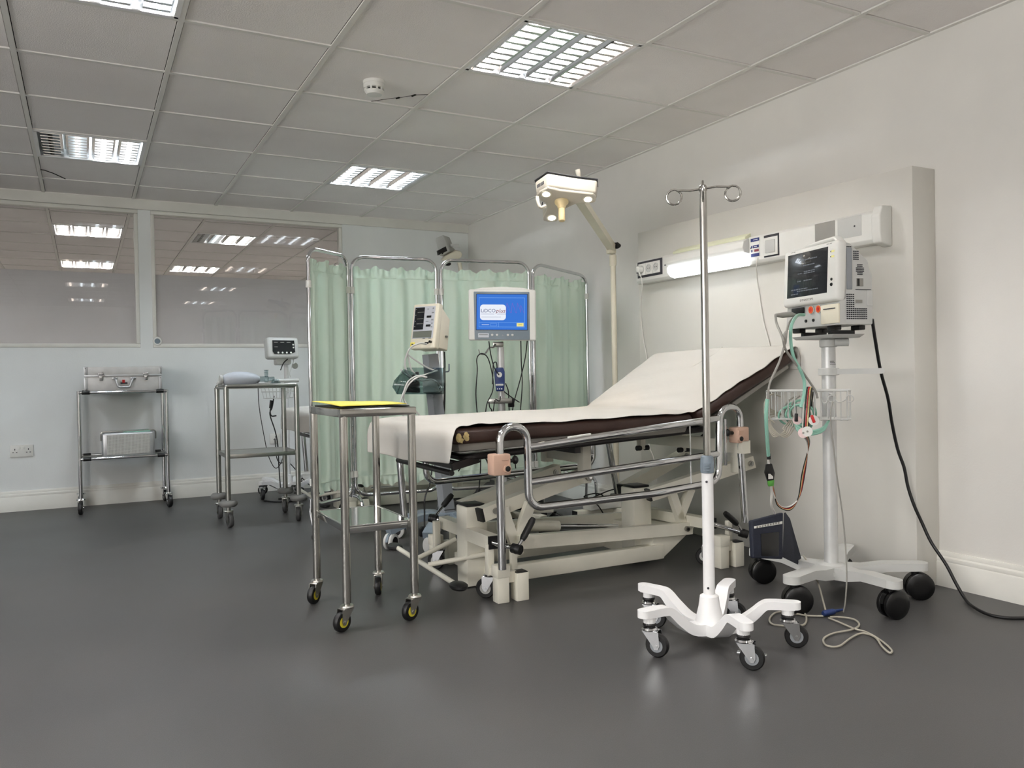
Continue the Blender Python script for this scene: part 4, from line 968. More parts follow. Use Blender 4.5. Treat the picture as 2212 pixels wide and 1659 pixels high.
za = P(1795, 803, y=my).z; m = MB(); m.lathe([(.027, -.015), (.04, -.013), (.04, .013), (.027, .015)], O+V((0, 0, za)), n=24); m.beam([O+rt*.03-dp*.015+V((0, 0, za)), O+rt*.195-dp*.015+V((0, 0, za))], .02, .022); m.cyl(O+rt*.195-dp*.024+V((0, 0, za)), O+rt*.195-dp*.006+V((0, 0, za)), .011, n=14); m.build('side_handle', 'lgrey', t)
m = MB()
for z, w_ in ((.955, .018), (.949, .024), (.943, .03)): m.box(O+rt*.012-dp*.0255+V((0, 0, z)), (w_, .002, .002), rot=(0, 0, math.atan2(rt.y, rt.x)))
m.build('printed_label', 'ink', t)
# tilting plate under the monitor
ba = math.radians(-101.5); MXo = V((2.652, 2.283, 1.092))
m = MB(); Rb = Matrix.Translation(V((mx, my, 0))) @ Matrix.Rotation(ba, 4, 'Z')
m.hexa([Rb @ V(p) for p in ((-.13, -.06, 1.046), (.1, -.06, 1.046), (.1, .07, 1.046), (-.13, .07, 1.046), (-.145, -.07, 1.06), (.12, -.07, 1.06), (.12, .08, 1.06), (-.145, .08, 1.06))], bev=.002)
for x in (-.09, .08): m.box(Rb @ V((x, 0, 1.068)), (.02, .11, .016), rot=(0, 0, ba), mi=1)
m.build('mounting_plate', ['lgrey', 'blackp'], t)
# wire basket
bc = P(1746, 884, y=2.235); bc.z = .80; bw, bd, bh = .15, .07, .105
def B(x, y, z): return bc+rt*x+dp*y+V((0, 0, z))
zr = .842-.80; zb = zr-.108; m = MB()
for z, r_ in ((zr, .0035), (zb, .003)): m.tube(fillet([B(sx*bw, sy*bd, z) for sx, sy in ((-1, -1), (1, -1), (1, 1), (-1, 1))], .02, closed=True), r_, 8, closed=True)
for i in range(13):
    x = -bw+.01+i*(2*bw-.02)/12; m.tube(fillet([B(x, -bd, zr), B(x, -bd, zb-.004), B(x, bd, zb-.004), B(x, bd, zr)], .012, 4), .0022, 6)
for i in range(5):
    y = -bd+.02+i*(2*bd-.04)/4; m.tube(fillet([B(-bw, y, zr), B(-bw, y, zb), B(bw, y, zb), B(bw, y, zr)], .012, 4), .0022, 6)
m.tube([B(.09, bd*.9, zr-.02), O+V((0, 0, zr-.02+.8))], .006, 6)
bk = m.build('wire_basket', 'lgrey', t)
m = MB()
for c in ((.148, -.076, zr-.03), (.085, -.076, zr-.03)): m.tube([B(c[0]+.013*math.cos(k*pi/8), c[1], c[2]+.013*math.sin(k*pi/8)) for k in range(16)], .002, 6, closed=True)
m.tube(smooth([B(.072, -.076, zr-.03), B(.065, -.076, zr-.045), B(.055, -.076, zr-.045), B(.05, -.076, zr-.03)], 5), .002, 6); m.tube(smooth([B(.098, -.076, zr-.034), B(.11, -.078, zr-.044), B(.13, -.078, zr-.036), B(.136, -.076, zr-.03)], 5), .002, 6); m.build('cable_hook', 'lgrey', bk)
# the monitor itself, in its own frame: x to its right, y into it
w = .335; D = .155; Hb = .315
t = thing('bedside_monitor', 'boxy white patient monitor with dark text screen and orange sockets on its stand', 'patient monitor', MXo-V((0, 0, .016)), rotz=ba)
m = MB(); pr = [V((-w/2, y, z+.016)) for y, z in ((-D/2+.03, .0), (D/2, .0), (D/2, .19), (D/2-.012, .215), (D/2-.02, .245), (-D/2+.055, .312), (-D/2+.03, .316))]
m.prism(pr, (w-.004, 0, 0), bev=.006)
m.prism([V((-w/2, y, z+.016)) for y, z in ((-D/2-.002, .0), (-D/2+.035, 0), (-D/2+.035, .1), (-D/2+.006, .1))], (w-.004, 0, 0), bev=.004)
m.build('case', 'lgrey', t)
ti = .05; Rz = Matrix.Translation(V((0, -D/2+.012, .222))) @ Matrix.Rotation(-ti, 4, 'X')
m = MB(); m.box((0, 0, 0), (w+.008, .046, .236), bev=.017, seg=4); m.v = [Rz @ v for v in m.v]; bz = m.build('bezel', 'whitep', t)
m = MB(); m.box((-.012, -.0232, .008), (.252, .002, .178), bev=.0008); m.v = [Rz @ v for v in m.v]; sc_ = m.build('screen', 'scrdark', bz)
g = MB(); rn = random.Random(3)
def words(mb, x, z, w_, h_, Rz_, y, mi=0):
    q = x
    while q < x+w_:
        l = rn.uniform(.006, .016); l = min(l, x+w_-q)
        mb.box(Rz_ @ V((q+l/2, y, z)), (l, .0006, h_), rot=Rz_.to_3x3(), mi=mi); q += l+.0035
for x, z, w_ in ((-.05, .066, .1), (-.035, .043, .07), (-.07, .013, .026), (-.03, .018, .066), (-.03, .011, .07), (-.07, -.018, .022), (-.03, -.018, .052), (-.11, -.05, .105), (-.07, -.058, .13), (-.11, -.068, .03), (-.075, -.068, .01)): words(g, x, z, w_, .0038, Rz, -.0245)
g.build('screen_text', 'scrtext', sc_)
g = MB(); g.text('DYNASCOPE', .0125, Rz @ Matrix.Translation(V((-.052, -.0236, -.1005))) @ Matrix.Rotation(pi/2, 4, 'X') @ Matrix.Diagonal((1.15, 1, 1, 1)), ext=.0004); g.build('lettering', 'inkgrey', bz)
for z in (.075, .055): m = MB(); m.box((.143, -.0235, z), (.016, .004, .007), bev=.001); m.box((.134, -.0238, z), (.008, .002, .005), mi=1); m.v = [Rz @ v for v in m.v]; m.build('indicator', ['scryellow', 'ink'], bz)
for z, r_ in ((-.032, .006), (-.052, .0075)): m = MB().lathe([(r_, 0), (r_*.8, .003), (.001, .0032)], (.139, -.0225, z), (0, -1, 0), 16); m.v = [Rz @ v for v in m.v]; m.build('button', 'blackp', bz)
g = MB(); 
for x, z, w_ in ((-.12, .1095, .03), (.105, .1095, .03)): words(g, x, z-.003, w_, .002, Rz, -.0235)
g.build('bezel_print', 'inkgrey', bz)
m = MB(); m.tube(fillet([V((-.1, .0, .326)), V((-.09, .0, .352)), V((.09, .0, .358)), V((.12, 0, .326))], .02), .011, 12); m.v = [V((v.x, v.y*1.8-.02, v.z)) for v in m.v]; m.build('carry_handle', 'whitep', t)
yf = -D/2
for x in (.0, .046): m = MB(); m.lathe([(.0155, 0), (.0165, .003), (.012, .004)], (x, yf, .085), (0, -1, 0), 22); m.lathe([(.0145, .001), (.0145, .0046), (.009, .005), (.001, .0052)], (x, yf, .085), (0, -1, 0), 22, mi=1); m.lathe([(.0075, .004), (.0075, .0058), (.001, .006)], (x, yf, .085), (0, -1, 0), 16, mi=2); m.build('pressure_socket', ['whitep', 'orange', 'red'], t)
for x in (-.035, .012): MB().lathe([(.0065, 0), (.006, .004), (.001, .0042)], (x, yf-.0, .043), (0, -1, 0), 14).build('jack', 'blackp', t)
m = MB(); m.box((.115, yf-.002, .06), (.105, .008, .075), bev=.003); pr_ = m.build('printer_door', 'creamold', t); MB().box((.115, yf-.0065, .08), (.07, .002, .004)).build('paper_slot', 'ink', pr_)
m = MB(); m.box((-.085, yf-.002, .088), (.08, .008, .026), bev=.004); m.build('input_block', 'blackp', t)
# right hand side: vents, slots
g = MB(); xs = w/2-.003
def vent(y0, y1, z0, z1, ny, nz, rnd_=False):
    for i in range(ny):
        for j in range(nz):
            y = y0+(i+.5)*(y1-y0)/ny; z = z0+(j+.5)*(z1-z0)/nz
            if rnd_ and ((y-(y0+y1)/2)/((y1-y0)/2))**2+((z-(z0+z1)/2)/((z1-z0)/2))**2 > 1.02: continue
            g.box((xs, y, z), (.003, (y1-y0)/ny*.62, (z1-z0)/nz*.55))
vent(-.045, -.008, .035, .135, 4, 13); vent(-.008, .05, .035, .08, 6, 6); vent(-.012, .015, .262, .30, 3, 5); vent(.0, .038, .205, .248, 6, 7, True); vent(-.042, -.018, .305, .316, 3, 2)
g.build('vents', 'ink', t)
m = MB(); m.box((xs, -.03, .23), (.006, .024, .16), bev=.002); m.build('card_slot', 'greyp', t)
m = MB(); m.box((xs, .018, .178), (.003, .03, .03)); m.box((xs+.0012, .01, .178), (.002, .01, .028), mi=1); m.build('side_port', ['inkgrey', 'blackp'], t)
g = MB(); g.box((xs+.001, .032, .15), (.002, .07, .002)); g.box((xs+.001, .012, .105), (.001, .03, .012), mi=1); g.build('side_print', ['ink', 'inkgrey'], t)
m = MB(); m.box((xs, .062, .118), (.004, .026, .06), bev=.002); m.build('side_cover', 'lgrey', t)
for x in (-.12, .1):
    for y in (-.05, .06): MB().box((x, y, .008), (.05, .03, .02), bev=.004).build('rubber_foot', 'blackp', t)
# patient leads
yl = 2.14
L = lambda u, v, y=yl: P(u, v, y=y)
t = thing('patient_leads', 'grey and mint leads hanging from the monitor sockets to the basket below', 'leads', L(1700, 700))
m = MB(); pl = [L(1675, 681, 2.3), L(1690, 681, 2.3), L(1708, 679, 2.3), L(1720, 681, 2.29)]; m.tube(pl, [.006, .011, .011, .005], 12); m.build('plug', 'cable', t)
lead(t, [L(1675, 682, 2.3), L(1678, 700, 2.28), L(1690, 728), L(1697, 755), L(1716, 782), L(1735, 805), L(1760, 842), L(1766, 860)], .0045, 'cable')
lead(t, [L(1716, 684, 2.3), L(1706, 696, 2.28), L(1700, 712), L(1696, 740), L(1684, 780), L(1664, 825), L(1659, 850), L(1660, 862)], .0042, 'cable')
m = MB(); m.tube([L(1698, 716), L(1696, 722), L(1695, 738), L(1696, 744)], [.004, .0075, .0075, .004], 10); m.build('joint', 'cable', t)
lead(t, [L(1737, 680, 2.29), L(1722, 682, 2.27), L(1710, 702), L(1708, 735), L(1714, 770), L(1728, 798), L(1737, 822), L(1737, 850), L(1730, 880)], .0062, 'mint', 'mint_hose')
t = thing('coiled_hoses', 'coil of mint and grey hoses stuffed in the wire basket', 'hoses', bc+V((0, 0, zb)))
rn = random.Random(5)
for k in range(9):
    cx, cz, rx, rz, y = rn.uniform(-.055, -.02), rn.uniform(-.055, -.035), rn.uniform(.035, .06), rn.uniform(.035, .062), rn.uniform(-.05, .05)
    pts = [B(cx+rx*math.cos(a), y+.02*math.sin(a*2+k), cz+rz*math.sin(a)) for a in [2*pi*i/22 for i in range(22)]]
    MB().tube(pts, .004, 8, closed=True).build('hose', 'mint' if k % 3 else 'cable', t)
for k in range(3): lead(t, [B(-.06+k*.012, -.05, -.06), B(-.04, -.06, -.09-.008*k), B(.0, -.062, -.112-.006*k), B(.05, -.06, -.1-.006*k), B(.075, -.05, -.07)], .0045, 'mint', 'hose')
for k in range(5): lead(t, [B(-.1, -.03+k*.008, -.05), B(-.135-.006*k, -.05, -.06+k*.008), B(-.13, -.06, -.1-.008*k), B(-.085, -.07, -.135+.006*k), B(-.05-.01*k, -.06, -.1), B(-.045, -.05, -.05)], .0028, 'cablec', 'loop')
lead(t, [B(-.1, -.03, .02), B(-.13, -.06, .03), B(-.155, -.08, 0), B(-.15, -.085, -.05), B(-.12, -.08, -.08)], .0028, 'cablec', 'loop')
# blood pressure cuff on its hose
t = thing('blood_pressure_cuff', 'navy blood pressure cuff hanging by its hose under the basket', 'blood pressure cuff', L(1665, 1205, 2.33))
yq = 2.33; Q = lambda u, v, y=yq: P(u, v, y=y)
fr = [Q(1624, 1125), Q(1693, 1107), Q(1692, 1208, 2.31), Q(1628, 1206, 2.31)]
nv = (fr[1]-fr[0]).cross(fr[3]-fr[0]).normalized(); nv = nv if nv.y > 0 else -nv
MB().prism(fr, nv*.022, bev=.006, seg=3).build('front_flap', 'navy', t)
MB().hexa([Q(1690, 1204, 2.32), Q(1726, 1222, 2.42), Q(1735, 1218, 2.43), Q(1694, 1204, 2.35), Q(1693, 1107, 2.33), Q(1697, 1108, 2.35), Q(1707, 1120, 2.38), Q(1696, 1106, 2.36)], bev=.003).build('rear_flap', 'navy', t)
m = MB(); c = (fr[0]+fr[1]+fr[2]+fr[3])/4
xd = (fr[1]-fr[0]).normalized(); zd = (fr[0]-fr[3]).normalized()
def ff(a, b): return fr[3]+(fr[2]-fr[3])*a+(fr[0]-fr[3]).lerp(fr[1]-fr[2], a)*b
m.prism([ff(.06, .84)-nv*.002, ff(.95, .82)-nv*.002, ff(.95, .76)-nv*.002, ff(.06, .78)-nv*.002], nv*.003, bev=.0008); m.build('name_strip', 'whitep', t)
m = MB()
for k in range(9): m.prism([ff(.12+k*.085, .825)-nv*.003, ff(.17+k*.085, .824)-nv*.003, ff(.17+k*.085, .78)-nv*.003, ff(.12+k*.085, .782)-nv*.003], nv*.001)
m.build('strip_print', 'inkgrey', t)
m = MB(); m.prism([ff(.26, .62)-nv*.002, ff(.84, .60)-nv*.002, ff(.84, .06)-nv*.002, ff(.26, .06)-nv*.002], nv*.004, bev=.001); m.build('hook_patch', 'blackp', t)
lead(t, [L(1658, 862, 2.17), L(1655, 890, 2.17), L(1656, 930, 2.18), L(1660, 985, 2.22)], .0068, 'mint', 'hose', 10)
lead(t, [Q(1659, 985, 2.22), Q(1662, 1020, 2.24), Q(1667, 1060, 2.28), Q(1666, 1090, 2.3), Q(1674, 1109, 2.335)], .0045, 'cablew', 'hose')
m = MB(); m.tube([Q(1660, 980, 2.22), Q(1661, 992, 2.22)], .0075, 10); m.build('connector', 'black', t)
# ecg lead set with electrodes
t = thing('ecg_leads', 'red, black and white electrode leads looped over the basket rim', 'electrode leads', B(.03, -.08, 0))
for k, (m_, dx) in enumerate((('cablew', -.012), ('cableb', -.006), ('red', 0), ('foam', .006), ('cableb', .011))):
    lead(t, [B(.0+dx, 0, -.02), B(.01+dx, -.05, zr+.006), B(.004+dx, -.08, zr+.004), B(-.004+dx, -.088, -.04), B(-.008+dx*.8, -.09, -.12), Q(1744+k, 960), Q(1741-k*2, 1020), Q(1728-k, 1072+k), Q(1706, 1098+k*2-4), Q(1684-k, 1092), Q(1671+k*.6, 1066), Q(1666+k*.6, 1045)], .0024, m_, 'lead', 7)
m = MB(); m.prism([Q(1655, 1003, 2.22), Q(1668, 1002, 2.22), Q(1674, 1022, 2.24), Q(1672, 1038, 2.24), Q(1658, 1040, 2.24), Q(1653, 1022, 2.24)], (.012, .016, 0), bev=.002); yb_ = m.build('yoke', 'black', t)
m = MB(); m.prism([Q(1658, 1038, 2.24), Q(1673, 1036, 2.24), Q(1672, 1050, 2.24), Q(1660, 1051, 2.24)], (.01, .014, 0), bev=.002); m.build('yoke_end', 'green', yb_)
m = MB(); m.prism([Q(1660, 1024, 2.236), Q(1670, 1023, 2.236), Q(1670, 1034, 2.236), Q(1660, 1035, 2.236)], (.002, .003, 0)); m.build('yoke_label', 'whitep', yb_)
for u, v, r_, m_, y in ((1722, 908, .016, 'pinkpaper', 2.15), (1735, 935, .0185, 'pinkpaper', 2.105), (1744, 932, .0185, 'whitep', 2.095), (1758, 908, .0185, 'whitep', 2.1)):
    c = L(u, v, y); e = MB().lathe([(r_, -.001), (r_, .001), (r_*.4, .0016), (.001, .0018)], c, (-.62, -.78, .05), 26).build('electrode', m_, t)
    MB().lathe([(.004, .001), (.0035, .004), (.001, .0042)], c, (-.62, -.78, .05), 12).build('stud', 'dullsteel', e)
m = MB(); m.box(L(1720, 902, 2.14), (.012, .008, .03), bev=.002, rot=(0, .05, -.7)); m.build('black_clip', 'black', t)
m = MB(); m.box(L(1756, 905, 2.085), (.011, .006, .03), bev=.003, rot=(0, -.35, -.7)); m.build('red_clip', 'red', t)
# sensor lead down to the floor, and floor coils
Zf = lambda u, v: P(u, v, z=.006)
t = thing('sensor_lead', 'thin grey sensor lead with blue connector lying in loops on the floor', 'cable', Zf(1795, 1330))
lead(t, [L(1799, 868, 2.1), L(1795, 885, 2.09), L(1795, 920, 2.085), L(1800, 960, 2.085), L(1808, 1030, 2.085), L(1820, 1110, 2.09), L(1827, 1190, 2.09), L(1829, 1250, 2.09), L(1826, 1300, 2.1), Zf(1822, 1322)], .0028, 'cable')
m = MB(); a, b = Zf(1778, 1330)+V((0, 0, .008)), Zf(1822, 1321)+V((0, 0, .008)); m.tube([a, a.lerp(b, .05), a.lerp(b, .5), a.lerp(b, .55), b], [.008, .0115, .0115, .007, .004], 12); m.build('blue_connector', 'bluep', t)
lead(t, [Zf(1778, 1331), Zf(1745, 1330), Zf(1715, 1325), Zf(1680, 1322), Zf(1663, 1335), Zf(1668, 1348), Zf(1700, 1352), Zf(1735, 1350), Zf(1742, 1335), Zf(1735, 1318)], .0035, 'cablec')
lead(t, [Q(1735, 1200, 2.42), Q(1752, 1225, 2.36), L(1768, 1262, 2.24), L(1781, 1310, 2.15), Zf(1786, 1326)], .0035, 'cablec')
lead(t, [Zf(1790, 1335), Zf(1815, 1345), Zf(1845, 1358), Zf(1873, 1366), Zf(1905, 1385), Zf(1926, 1404), Zf(1921, 1410), Zf(1905, 1396), Zf(1890, 1376), Zf(1862, 1368), Zf(1838, 1378), Zf(1812, 1396), Zf(1785, 1394), Zf(1779, 1380), Zf(1800, 1368), Zf(1840, 1360), Zf(1856, 1350), Zf(1845, 1338), Zf(1815, 1333), Zf(1793, 1333)], .0035, 'cablec')
cable('monitor_power_cable', [P(1884, 690, x=2.74), P(1890, 730, x=2.78), P(1902, 800, x=2.85), P(1918, 860, x=2.92), P(1927, 915, x=2.96), P(1939, 970, x=2.99), P(1953, 1010, x=3.01), P(1961, 1050, x=3.02), P(1974, 1090, x=3.03), P(1992, 1130, x=3.05), P(2012, 1172, x=3.06), P(2044, 1220, x=3.07), P(2065, 1260, x=3.06), P(2085, 1293, x=3.045), P(2105, 1312, z=.012), P(2135, 1327, z=.008), P(2170, 1334, z=.007), P(2212, 1335, z=.007), P(2290, 1334, z=.007)], .0065, 'cableb', 'thick black power cable curving from the bedside monitor down to the floor', n=10)
# ================================================================== examination lamps
lx, ly = P(1324, 560, y=4.15).x, 4.15
t = thing('examination_lamp', 'cream three-bulb examination lamp reaching over the couch, switched on', 'lamp', (lx, ly, 0))
m = MB(); m.box(((2.63+3.02)/2, 4.18, .065), (.39, .055, .05), bev=.004); m.box((2.63, 4.18, .065), (.012, .05, .045), mi=1); m.box((lx, 4.2, .065), (.055, .5, .05), bev=.004)
for y in (3.948, 4.452): m.box((lx, y, .065), (.05, .012, .045), mi=1)
bs = m.build('base', ['cream', 'black'], t)
for x, y in ((2.66, 4.18), (lx, 3.97), (lx, 4.43), (3.0, 4.18)):
    g = MB(); g.ball((x, y, .02), .02, (.8, 1, 1), n=14); g.cyl((x, y, .02), (x, y, .05), .01, n=10); g.build('castor', 'black', bs)
pz_ = P(1324, 552, y=4.15).z
m = MB(); m.cyl((lx, ly, .08), (lx, ly, pz_), .017, n=20); m.lathe([(.018, pz_-.065), (.022, pz_-.06), (.022, pz_), (.018, pz_+.004)], (lx, ly, 0), n=20); m.build('pole', 'creamold', t)
hp = P(1252, 430, y=3.62); jp = P(1322, 536, y=4.13)
m = MB(); m.beam([jp, hp+(jp-hp)*.02], .035, .05, up=(.3, -1, 0)); m.box(jp+V((0, .01, -.01)), (.05, .045, .05), bev=.008); ar = m.build('arm', 'creamold', t)
m = MB(); kd = V((.35, -.93, 0)); 
for k in range(3): m.lathe([(.012, 0), (.012, .02), (.008, .024)], jp+V((.014, -.02, .012))+V((.009*math.cos(k*2.1), 0, .009*math.sin(k*2.1))), kd, 14)
m.lathe([(.017, .0), (.017, .02), (.01, .024)], jp+V((.014, -.02, .012)), kd, 18); m.build('clamp_knob', 'black', ar)
g = MB(); dA = (hp-jp); nA = V((-.62, -.78, .0)); 
for k, (s, l) in enumerate(((.22, .05), (.3, .035), (.38, .03), (.62, .07), (.7, .03))): 
    c = jp+dA*s+V((-.0105, -.0285, 0)); g.beam([c, c+dA.normalized()*l], .004, .016, up=(.3, -1, 0))
g.build('arm_print', 'inkgrey', ar)
C = P(1215, 438, y=3.5); N = V((-.22, -.36, -.9)).normalized()
S = lambda u, v: PN(u, v, C, N)
ol = [(1159, 424), (1166, 416), (1184, 407), (1210, 413), (1245, 417), (1280, 421), (1287, 427), (1286, 436), (1280, 439), (1247, 440), (1232, 446), (1220, 452), (1212, 460), (1208, 472), (1202, 479), (1185, 480), (1174, 477), (1173, 470), (1182, 450), (1181, 436), (1170, 430)]
poly = [S(u, v) for u, v in ol]; ctr = sum(poly, V())/len(poly)
m = MB(); m.prism(poly, -N*.014, bev=.004, seg=3, scale=1.02); hd = m.build('lamp_underside', 'lampcream', t)
ol2 = [(1158, 424), (1184, 406), (1245, 416), (1288, 421), (1289, 437), (1240, 443), (1226, 452), (1210, 474), (1202, 481), (1174, 478), (1173, 470), (1181, 448), (1166, 440)]
poly2 = [S(u, v)-N*.014 for u, v in ol2]; MB().prism(poly2, -N*.075, bev=.012, seg=4, scale=1.05).build('lamp_shell', 'lampcream', t)
poly3 = [ctr+(p-ctr)*1.062-N*.078 for p in poly2]; MB().prism(poly3, -N*.004, bev=.001).build('lid_seam', 'ink', t)
for u, v, r_ in ((1180, 419, .022), (1270, 430, .022), (1192, 470, .023)):
    c = S(u, v); MB().lathe([(r_+.006, -.002), (r_+.004, .004), (r_, .003)], c, N, 24).build('bulb_ring', 'lampcream', hd)
    MB().lathe([(r_, .0005), (r_*.8, .004), (.001, .006)], c, N, 24).build('bulb', 'lens', hd)
c = S(1213, 436); ax = (N+V((0, 0, -.8))).normalized()
m = MB(); m.lathe([(.036, -.004), (.034, .008), (.024, .02), (.02, .032), (.018, .038)], c, ax, 26); m.lathe([(.0165, .034), (.017, .1), (.015, .104), (.001, .105)], c, ax, 20); m.build('sterile_handle', 'ivory', hd)
a = P(1251, 400, y=3.46); m = MB(); m.tube(smooth([a+V((-.02, 0, -.008)), a, a+V((-.004, -.01, .03)), a+V((-.016, -.012, .075))], 4), [.008]*5+[.009]*5+[.013]*3, 12); m.build('side_handle', 'lampcream', hd)
a = P(1165, 440, y=3.45); m = MB(); m.tube(smooth([P(1160, 425, y=3.47), P(1163, 440, y=3.45), P(1168, 448, y=3.44), P(1178, 445, y=3.45)], 5), .008, 10); m.build('side_handle', 'lampcream', hd)
g = MB()
for k in range(6):
    q0, q1 = S(1161+k*2.6, 419-k*1.6)-N*.03+V((-.012, -.016, 0)), S(1162.6+k*2.6, 418-k*1.6)-N*.03+V((-.012, -.016, 0))
    g.hexa([q0, q1, q1+V((.003, .003, 0)), q0+V((.003, .003, 0)), q0-N*.02, q1-N*.02, q1-N*.02+V((.003, .003, 0)), q0-N*.02+V((.003, .003, 0))])
g.build('maker_print', 'ink', hd)
sl = bpy.data.lights.new('examination lamp beam', 'SPOT'); sl.energy = 5; sl.color = (1, .74, .44); sl.spot_size = math.radians(36); sl.spot_blend = .9; sl.shadow_soft_size = .04
so = bpy.data.objects.new('examination lamp beam', sl); COL.objects.link(so); so.location = C+N*.03; tgt = P(1285, 862, y=3.5)
so.rotation_euler = (tgt-so.location).to_track_quat('-Z', 'Y').to_euler()
# ---- lamp behind the screen
Y2 = 6.5; A = lambda u, v, y=Y2: P(u, v, y=y)
bx = A(1001, 600).x
t = thing('rear_lamp', 'grey and cream lamp head showing above the curtain screen', 'lamp', (bx, Y2, 0))
m = MB(); fr = [A(949, 553), A(944, 513), A(958, 507), A(972, 515), A(976, 547), A(953, 558)]
fr = [A(948, 552), A(941, 516), A(957, 508), A(970, 546)]
m.hexa([A(949, 553), A(970, 543), A(985, 545, Y2+.12), A(965, 556, Y2+.14), A(940, 515), A(957, 507), A(971, 512, Y2+.12), A(956, 518, Y2+.14)], bev=.006); hs = m.build('housing', 'lgrey', t)
m = MB(); m.prism([A(946, 541, Y2-.006), A(963, 532, Y2-.006), A(966, 542, Y2-.006), A(958, 546, Y2-.006), A(957, 549, Y2-.006), A(955, 549, Y2-.006), A(954, 547, Y2-.006), A(948, 551, Y2-.006)], (.0, .03, 0)); m.build('opening', 'blackp', hs)
m = MB(); m.tube([A(973, 530, Y2+.05), A(980, 531, Y2+.04)], .016, 14); m.hexa([A(978, 536, Y2), A(994, 535, Y2), A(994, 535, Y2+.06), A(978, 536, Y2+.06), A(977, 527, Y2), A(992, 527, Y2), A(992, 527, Y2+.06), A(977, 527, Y2+.06)], bev=.004); m.build('pivot', 'lgrey', t)
m = MB(); dx = V((.1, .03, .048)); 
m.prism([A(953, 562), A(962, 553), A(985, 541), A(995, 543), A(999, 549), A(997, 556), A(985, 563), A(970, 566)], (.03, .09, .02), bev=.008, seg=3); m.build('lamp_dish', 'creamold', t)
m = MB(); m.ball(A(967, 570), .03, (1.05, .9, .6), n=18); m.cyl(A(967, 568), A(967, 562), .012); m.build('handle_boss', 'blackp', t)
m = MB(); m.tube([A(991, 560), A(996, 590), V((bx, Y2, 1.6)), V((bx, Y2, .06))], .018, 14); m.build('pole', 'creamold', t)
m = MB(); m.box((bx, Y2, .05), (.4, .05, .04), bev=.004); m.box((bx, Y2, .05), (.05, .4, .04), bev=.004)
for x, y in ((-.18, 0), (.18, 0), (0, -.18), (0, .18)): m.ball((bx+x, Y2+y, .017), .017, n=12, mi=1)
m.build('base', ['cream', 'black'], t)
# ================================================================== cream blood pressure monitor on leaning stand
nx, ny_ = 1.715, 4.2
t = thing('pressure_monitor_stand', 'grey leaning stand with clear tray, left of the blue screen', 'stand', (nx, ny_, 0))
pb, ptp = P(968, 1112, y=4.2), P(929, 765, y=4.2)
m = MB(); m.beam([pb-V((0, 0, .06)), ptp], .075, .05, up=(.4, -1, 0)); m.build('column', 'greyp', t)
Cn = V((pb.x, ny_, 0)); WP = [(1.43, 4.135), (1.565, 3.92), (1.90, 3.99), (1.87, 4.46), (1.58, 4.42)]
m = MB(); m.lathe([(.05, .1), (.1, .11), (.1, .14), (.05, .16)], Cn, n=24)
for x, y in WP:
    e = V((x, y, 0)); d = e-Cn; m.beam(smooth([Cn+d*.1+V((0, 0, .135)), Cn+d*.45+V((0, 0, .15)), Cn+d*.8+V((0, 0, .125)), Cn+d*1.02+V((0, 0, .098))], 5), .058, .034)
m.build('base', 'bluegrey', t)
for i, (x, y) in enumerate(WP): 
    d = (V((x, y, 0))-Cn).normalized(); twin(t, x-.015*d.x, y-.015*d.y, .1, R=.044, ang=math.atan2(d.y, d.x)+[.5, .9, 0, 0, 0][i], trail=.014, mat_='lgrey', hood='bluegrey')
# clear tray
T = lambda u, v, y=4.1: P(u, v, y=y)
m = MB(); yF, yB_ = 4.02, 4.15
fr = [(848, 836), (858, 851), (958, 851), (962, 795), (943, 795), (915, 813), (872, 797), (852, 822)]
m.add([T(u, v, yF) for u, v in fr], [tuple(range(8))]); 
m.add([T(u, v, yB_) for u, v in ((856, 850), (958, 850), (962, 794), (880, 794))], [(0, 1, 2, 3)])
m.add([T(858, 851, yF), T(958, 851, yF), T(958, 850, yB_), T(856, 850, yB_)], [(0, 1, 2, 3)]); m.add([T(848, 836, yF), T(858, 851, yF), T(856, 850, yB_), T(880, 794, yB_), T(852, 822, yF)], [(0, 1, 2, 3, 4)]); m.add([T(962, 795, yF), T(958, 851, yF), T(958, 850, yB_), T(962, 794, yB_)], [(0, 1, 2, 3)])
m.build('clear_tray', 'smoke', t, thick=.004, recalc=False)
m = MB(); m.tube(fillet([T(962, 803, 4.15), T(970, 803, 4.13), T(970, 786, 4.13)], .01), .004, 8); m.build('hook', 'bluegrey', t)
m = MB(); m.cyl(T(935, 852, 4.13), T(935, 857, 4.13), .016, n=14); m.build('tray_knob', 'greyp', t)
cf = thing('dark_cuff', 'dark grey arm cuff folded in the clear tray of the leaning stand', 'blood pressure cuff', T(890, 848, 4.09))
MB().hexa([T(868, 847, 4.07), T(908, 849, 4.07), T(908, 849, 4.11), T(868, 847, 4.11), T(887, 812, 4.075), T(900, 801, 4.075), T(906, 801, 4.11), T(890, 812, 4.11)], bev=.01, seg=3).build('folded_cuff', 'black', cf)
MB().hexa([T(914, 849, 4.06), T(950, 848, 4.06), T(952, 847, 4.1), T(914, 849, 4.1), T(912, 822, 4.065), T(936, 818, 4.065), T(940, 818, 4.1), T(914, 822, 4.1)], bev=.008, seg=3).build('cuff_tail', 'lgrey', cf)
